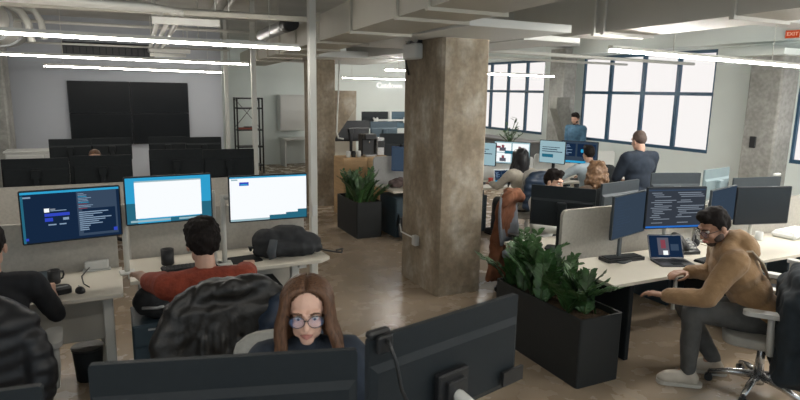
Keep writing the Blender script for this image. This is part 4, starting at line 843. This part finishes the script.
# man in the tan hoodie
ch = office_chair('grey-framed office chair under the man in the tan hoodie', 4.38, 2.62, (-.6, .8), GREYP, M('grey_seat', (.33, .32, .29), .8, ns=30, na=.05), .4, base=CHROME)
draped('dark navy jacket hanging over the tan-hooded man’s chair', ch, M('navy_cloth', (.014, .022, .03), .85, ns=12, na=.25), 'navy_jacket', 'jacket', .58, .92, .22, False, .016, True, wrap=True).location = (4.17, 2.63, 0)
TAN = M('tan_fleece', (.31, .19, .095), .95, ns=14, na=.12, bs=60, ba=.25, sheen=.2)
tm = person('person in a tan hoodie, grey trousers and white sneakers, leaning over in profile', 4.42, 2.68, (-.75, .66), True, .5, 32, 0, 26, 26, ((.2, .42, .68), (-.13, .6, .6)), ((.12, .22, .09), (-.12, .42, .09)), 1.2, 'short', HBLK, SKIN2, TAN, M('charcoal_trousers', (.085, .085, .083), .9, ns=20, na=.15), M('white_sneaker', (.5, .45, .38), .6, ns=20, na=.08), 1., True, .009, True, True, elbow=(.7, -.3, -.8), bulk=1.16)
# second chair at the right edge
office_chair('empty grey office chair cut by the right edge behind the tan hoodie', 5.45, 3.02, (-.3, .95), GREYP, M('dark_mesh', (.06, .065, .07), .8, ns=60, na=.1))
# far side people
ch = office_chair('blue-grey office chair with a brown coat, left of the white-shirted man', 4.14, 5.2, (.5, -.86), BLK, M('blue_grey_cloth', (.17, .19, .22), .85, ns=30, na=.08), .48)
draped('brown coat hanging over the blue-grey chair', ch, M('brown_suede', (.2, .075, .035), .85, ns=10, na=.25), 'brown_coat', 'coat', .44, 1.02, .1, False, .014, False, skew=.3).location = (4.24, 5.2, 0)
person('person in a white shirt half hidden behind a dark monitor, looking down', 4.36, 5.27, (.2, -.97), True, .5, 8, 0, 12, 10, ((.2, .42, .73), (-.2, .4, .73)), None, 1.12, 'short', HBLK, SKIN, M('white_cotton', (.6, .6, .57), .9, ns=20, na=.05), vox=.012)
ch = office_chair('dark office chair of the person with light brown curls', 5.4, 5.5, (.1, 1), BLK, BLKM)
person('person with bushy light brown hair seen from behind the monitors', 5.4, 5.5, (.1, 1), True, .5, 2, 0, 6, 0, None, None, 1.12, 'curly', HCUR, SKIN, M('brown_top', (.1, .07, .05), .9, ns=20, na=.2), vox=.017, fem=True, detail=False)
person('person in a dark navy sweater standing with back turned, short cropped hair', 6.05, 5.45, (.15, 1), False, .93, 2, 0, 12, 5, ((.08, .3, 1.05), (-.08, .3, 1.08)), None, 1.06, 'buzz', M('hair_cropped', (.07, .045, .035), .7, ns=60, na=.3), SKIN, M('navy_sweater', (.012, .02, .034), .9, ns=20, na=.2), vox=.016, elbow=(1, -.5, -.9), detail=False, bulk=1.18)
# ------------------------------------------------------------------ bench by the window
desk('white desk by the windows with laptop and red cup', [(5.0, 7.85), (6.9, 7.85), (6.9, 8.6), (5.0, 8.6)], .73, (((5.3, 8.2), (.06, .6)), ((6.8, 8.2), (.06, .6))), NAVYC, None, 'white desks by the windows')
desk('white desk by the windows of the man in pale blue', [(6.93, 7.85), (8.9, 7.85), (8.9, 8.6), (6.93, 8.6)], .73, (((7.1, 8.2), (.06, .6)), ((8.7, 8.2), (.06, .6))), NAVYC, None, 'white desks by the windows')
divider('pale divider behind the video call monitor', 5.0, 6.9, 8.68, .66, 1.1, WHITE); divider('pale divider behind the monitors of the man in pale blue', 6.93, 8.9, 8.68, .66, 1.15, WHITE)
monitor('pale monitor half hidden by the concrete column', 5.48, 8.3, 1.24, (-.85, -.5), .6, .39, 'pale', .73, 'stand', group='monitors by the windows')
monitor('monitor showing a video call with four people', 6.1, 8.25, 1.235, (-.8, -.6), .64, .39, 'call', .73, 'stand', group='monitors by the windows')
monitor('monitor with a pale blue document, right of the long dark hair', 7.02, 8.3, 1.22, (-.9, -.4), .5, .41, 'pale', .73, 'stand', group='monitors by the windows')
monitor('dark blue monitor behind the man in pale blue', 7.42, 8.06, 1.225, (-.85, -.52), .66, .4, 'ide', .73, 'stand', group='monitors by the windows')
laptop('open laptop with blue screen on the window desk', 5.9, 8.1, .73, (-.2, -.97), 'ide', .32, .22, 18)
mug('red cup left of the laptop on the window desk', 5.62, 8.15, .73, M('red_glaze', (.45, .05, .03), .4, ns=9, na=.05), .04, .11)
mug('clear bottle with orange drink beside the laptop', 6.2, 7.98, .73, M('orange_drink', (.5, .16, .06), .3, ns=9, na=.1), .035, .16, False, 'bottle')
mug('small white paper cup at the end of the window desk', 5.45, 8.25, .73, WHITE, .04, .1, False, 'paper_cup')
pedestal('dark blue pedestal under the window desk beside the column', 5.2, 8.2, .42, .55, .6, NAVYC)
ch = office_chair('grey office chair of the long-haired person', 5.55, 7.05, (.2, 1), GREYP, M('grey_seat', (.33, .32, .29), .8))
draped('navy puffer jacket over the chair of the long-haired person', ch, M('navy_puffer', (.02, .04, .075), .4, ns=9, na=.3), 'puffer_jacket', 'jacket', .34, 1.0, .5, True, .006, False)
person('person with long black hair and a cream sweater seen from behind', 5.5, 7.1, (.0, 1), True, .5, 8, 0, 6, 0, ((.18, .5, .76), (-.2, .48, .75)), None, 1.12, 'longback', M('hair_jet', (.008, .008, .01), .4, ns=50, na=.3), SKIN, M('cream_knit', (.5, .46, .39), .95, ns=40, na=.1, bs=70, ba=.3), vox=.017, fem=True, detail=False)
ch = office_chair('office chair of the man in the pale blue shirt', 6.95, 7.2, (.3, 1), GREYP, BLKM)
person('person in a pale blue shirt seated with back turned, arm on the desk', 6.95, 7.25, (.2, 1), True, .5, 6, 0, 4, 0, ((.18, .5, .75), (-.45, .42, .75)), None, 1.12, 'short', HBLK, SKIN, M('pale_blue_cotton', (.42, .5, .55), .9, ns=20, na=.06), vox=.017, detail=False)
person('bearded person in a denim jacket standing by the windows, looking to the side', 9.3, 10.25, (-.9, -.25), False, .95, 2, 0, 16, 0, ((.14, .22, .98), (-.14, .22, .98)), None, 1.07, 'short', HBLK, SKIN, M('denim', (.05, .12, .19), .9, ns=16, na=.25), vox=.017, beard=True, elbow=(.3, -.8, -.5), detail=False)
t = thing('storage_bench', 'dark grey low storage cabinet under the far window', 'cabinet', (9.5, 13.25, 0)); MB().box((0, 0, .5), (.6, 2.6, 1.0), b=.01).build('carcass', M('grey_laminate', (.13, .13, .13), .6, ns=9, na=.05), t); MB().box((0, 0, 1.02), (.66, 2.66, .04), b=.005).build('cabinet_top', M('grey_top', (.2, .19, .18), .5, ns=9, na=.05), t)
for k in range(3): MB().box((-.31, -.86+k*.86, .5), (.02, .82, .9), b=.004).build('door', M('grey_laminate', (.13, .13, .13)), t)
t = thing('potted_plant', 'small-leaved potted plant on a white ledge before the far window', 'plant', (8.65, 11.8, .78)); pt = mug('x', 0, 0, 0, WHITE, .1, .16, False, 'pot')
for k in ('label', 'category'): del pt[k]
b = list(pt.children)[0]; b.parent = t; b.name = 'pot'; bpy.data.objects.remove(pt)
R = random.Random(4)
for i in range(9):
    a = R.uniform(0, 6.28); m = MB(); sp = R.uniform(.15, .42); hh = R.uniform(.35, .85); pts = [(sp*f*f*math.cos(a), sp*f*f*math.sin(a), .12+hh*f) for f in (0, .3, .6, 1)]; m.tube(pts, .01, 5)
    for k in range(7):
        f = .45+.55*k/6; p = V((sp*f*f*math.cos(a), sp*f*f*math.sin(a), .12+hh*f)); q = V((R.uniform(-1, 1), R.uniform(-1, 1), R.uniform(-.3, .6))).normalized(); w_ = q.cross(V((0, 0, 1))).normalized()*.035
        m.add([p, p+q*.07+w_, p+q*.17, p+q*.07-w_], [(0, 1, 2, 3)], 1)
    m.build('branch', [M('plant_stem', (.04, .08, .02)), M('plant_leaf_pale', (.05, .1, .05), .5, ns=9, na=.2)], t)
t = thing('plant_stand', 'white ledge carrying the potted plant', 'stand', (8.65, 11.8, 0)); MB().box((0, 0, .76), (.7, .4, .04), b=.005).build('stand_top', WHITE, t); MB().box((0, 0, .37), (.6, .34, .74)).build('stand_body', WHITE, t)
# ------------------------------------------------------------------ between the columns
desk('white desk partly hidden behind the concrete column, with crumpled things', [(3.78, 8.05), (5.0, 8.05), (5.0, 8.75), (3.78, 8.75)], .73, (((4.9, 8.4), (.05, .6)),), NAVYC, None, 'desks beyond the columns')
pedestal('dark blue pedestal beside the smaller planter', 4.12, 8.35, .6, .6, .62, NAVYC)
divider('light grey divider with rounded corners behind the crumpled things', 3.78, 4.9, 8.85, .7, 1.18, M('grey_felt', (.36, .36, .35), .9, ns=40, na=.05))
monitor('thin monitor with blue edge beside the concrete column', 4.22, 8.5, 1.16, (-.8, -.6), .55, .4, 'dim', .73, 'stand', group='monitors beyond the columns', mat=M('blue_case', (.03, .07, .2), .4, ns=9, na=.05))
t = thing('paper_bag', 'crumpled dark paper bag on the desk beside the column', 'bag', (4.0, 8.4, .73)); m = MB(); m.sph((0, 0, .07), (.14, .1, .08)); m.sph((.06, .02, .1), (.07, .06, .06)); fuse(m, 'bag_body', M('brown_grey_paper', (.11, .08, .075), .9, ns=9, na=.4), t, .012, 2, .022, 14)
MB().box((.13, -.06, .035), (.08, .06, .07), b=.01).build('red_label', M('red_card2', (.5, .05, .03), .6, ns=9, na=.05), t)
t = thing('snack_packet', 'small yellow packet in front of the paper bag', 'packet', (4.08, 8.2, .73)); m = MB(); m.sph((0, 0, .02), (.07, .045, .022)); fuse(m, 'packet_body', M('yellow_foil', (.55, .33, .05), .4, ns=9, na=.1), t, .008, 2, .004, 20)
t = thing('gym_bag', 'grey and black bag standing on the floor against the concrete column', 'bag', (3.9, 7.85, 0)); m = MB(); m.sph((0, 0, .16), (.11, .16, .17)); m.sph((0, .03, .28), (.08, .12, .1)); fuse(m, 'bag_body', M('grey_nylon', (.09, .09, .095), .7, ns=9, na=.5), t, .012, 4, .012, 10)
MB().tube([(-.09, -.1, .2), (-.11, -.06, .36), (-.1, .05, .4), (-.09, .1, .22)], .014, 8).build('handle', BLK, t); MB().tube([(.0, -.15, .1), (0, -.17, .25), (0, -.1, .33)], .016, 8).build('strap', SILV, t)
t = thing('plywood_cabinet', 'light plywood cabinet between the columns', 'cabinet', (4.05, 10.0, 0)); MB().box((0, 0, .53), (.92, .5, 1.06), b=.006).build('carcass', WOOD, t)
for s in (-1, 1): MB().box((s*.23, -.26, .53), (.45, .02, 1.02), b=.003).build('door', WOOD, t)
t = thing('coffee_machine', 'black coffee machine on the plywood cabinet', 'coffee machine', (4.16, 10.0, 1.06)); MB().box((0, .08, .2), (.24, .2, .4), b=.015).build('machine_body', BLK, t); MB().box((0, -.05, .36), (.22, .2, .1), b=.012).build('brew_head', BLK, t); MB().box((0, -.06, .02), (.22, .2, .04), b=.006).build('drip_tray', CHROME, t); MB().tube([(0, -.08, .31), (0, -.08, .24)], .012, 8).build('spout', CHROME, t)
t = thing('knife_rack', 'chrome appliance beside the coffee machine', 'appliance', (4.38, 10.0, 1.06)); MB().box((0, 0, .17), (.16, .2, .34), b=.02).build('appliance_body', CHROME, t); MB().box((0, -.1, .22), (.12, .012, .12), b=.004).build('control_panel', BLK, t)
for k, x in enumerate((3.74, 3.84, 3.94)): mug(('white cup nearest the bracketed column on the plywood cabinet', 'dark cup between two others on the plywood cabinet', 'white cup beside the coffee machine')[k], x, 9.9, 1.06, (WHITE, BLK, WHITE)[k], .04, .11)
desk('white desk far between the columns with a large dark monitor', [(4.6, 9.9), (6.6, 9.9), (6.6, 10.6), (4.6, 10.6)], .73, (((4.8, 10.2), (.06, .5)), ((6.4, 10.2), (.06, .5))), NAVYC, None, 'desks beyond the columns')
monitor('large dark monitor back far between the columns', 4.95, 10.2, 1.2, (.0, 1), .92, .5, 'dim', .73, 'stand', group='monitors beyond the columns')
monitor('dark monitor back above the plywood cabinet, behind the coffee machine', 4.35, 11.4, 1.42, (.1, 1), .8, .42, 'off', .73, 'stand', group='monitors beyond the columns', mat=BLK)
desk('white desk deep between the columns, below the dark monitor backs', [(3.9, 11.3), (5.9, 11.3), (5.9, 11.9), (3.9, 11.9)], .73, (((4.1, 11.6), (.06, .5)), ((5.7, 11.6), (.06, .5))), NAVYC, None, 'desks beyond the columns')
monitor('dark navy monitor back behind the half-hidden brown-haired person', 5.15, 11.5, 1.4, (0, 1), .62, .4, 'off', .73, 'stand', group='monitors beyond the columns', mat=NAVYC)
ch = office_chair('dark office chair far between the columns', 4.98, 10.95, (0, -1), BLK, BLKM)
person('person far between the columns, only hair and forehead above a dark monitor', 4.98, 10.9, (0, -1), True, .55, 4, 0, 14, 0, None, None, 1.05, 'short', HBRN, SKIN, M('teal_top', (.05, .2, .22), .9, ns=20, na=.1), vox=.017, detail=False)
t = thing('storage_unit', 'tall pale cupboard behind the bracketed column', 'cabinet', (5.3, 14.6, 0)); MB().box((0, 0, .9), (.7, .45, 1.8), b=.008).build('carcass', M('cream_laminate', (.5, .46, .38), .6, ns=9, na=.04), t); MB().box((0, -.235, .9), (.66, .02, 1.74), b=.004).build('door', M('cream_laminate', (.5, .46, .38)), t)
t = thing('dual_monitor_stand', 'white twin monitor arm holding two monitors seen from behind', 'monitor stand', (5.98, 13.0, .73)); MB().box((0, .0, .52), (.07, .05, 1.04), b=.01).box((0, 0, .01), (.3, .25, .02), b=.006).build('arm_post', WHITE, t)
MB().box((0, -.05, .82), (.82, .04, .045), b=.01).build('cross_arm', WHITE, t)
for s in (-1, 1):
    x = MB()
    for r in (-1, 1): x.box((s*.4, -.05, .82), (.17, .03, .045), Ry(r*PI/4), .008)
    x.build('mount_plate', WHITE, t)
for s, mt, lab in ((-1, MONB, 'dark monitor on the twin arm, left of its post'), (1, M('teal_case', (.05, .1, .14), .4, ns=9, na=.1), 'blue-grey monitor on the twin arm, right of its post')):
    monitor(lab, 5.98+s*.37, 13.06, 1.55, (0, 1), .68, .4, 'off', .73, None, group='monitors on the twin arm', mat=mt)
desk('white desk under the twin monitor arm', [(5.2, 12.7), (7.2, 12.7), (7.2, 13.4), (5.2, 13.4)], .73, (((5.4, 13.05), (.06, .5)), ((7.0, 13.05), (.06, .5))), NAVYC, None, 'desks beyond the columns')
# ------------------------------------------------------------------ camera and light
cd = bpy.data.cameras.new('camera'); cam = bpy.data.objects.new('camera', cd); COL.objects.link(cam); SC.camera = cam
f_, yw, pt_, rl = 590., rad(25.8), rad(10.5), rad(1.0)
cd.sensor_width = 36; cd.lens = f_/800*36; cd.clip_end = 100
F = V((math.sin(yw)*math.cos(pt_), math.cos(yw)*math.cos(pt_), -math.sin(pt_))); R0 = V((math.cos(yw), -math.sin(yw), 0)); U0 = R0.cross(F)
Rr = R0*math.cos(rl)+U0*math.sin(rl); Ur = -R0*math.sin(rl)+U0*math.cos(rl)
cam.matrix_world = Mx(((Rr.x, Ur.x, -F.x, 0), (Rr.y, Ur.y, -F.y, 0), (Rr.z, Ur.z, -F.z, 2.25), (0, 0, 0, 1)))
cd.dof.use_dof = True; cd.dof.focus_distance = 5.5; cd.dof.aperture_fstop = 4.0
wd = bpy.data.worlds.new('world'); SC.world = wd; wd.use_nodes = True; bg = wd.node_tree.nodes['Background']; bg.inputs[0].default_value = (.78, .92, 1, 1); bg.inputs[1].default_value = .65
SC.view_settings.view_transform = 'Standard'; SC.view_settings.look = 'None'; SC.view_settings.gamma = 1; SC.view_settings.exposure = 0.36
SC.view_settings.use_curve_mapping = False
SC.cycles.use_denoising = True; SC.cycles.max_bounces = 6; SC.cycles.use_light_tree = True
bpy.data.scenes.remove(TMP)
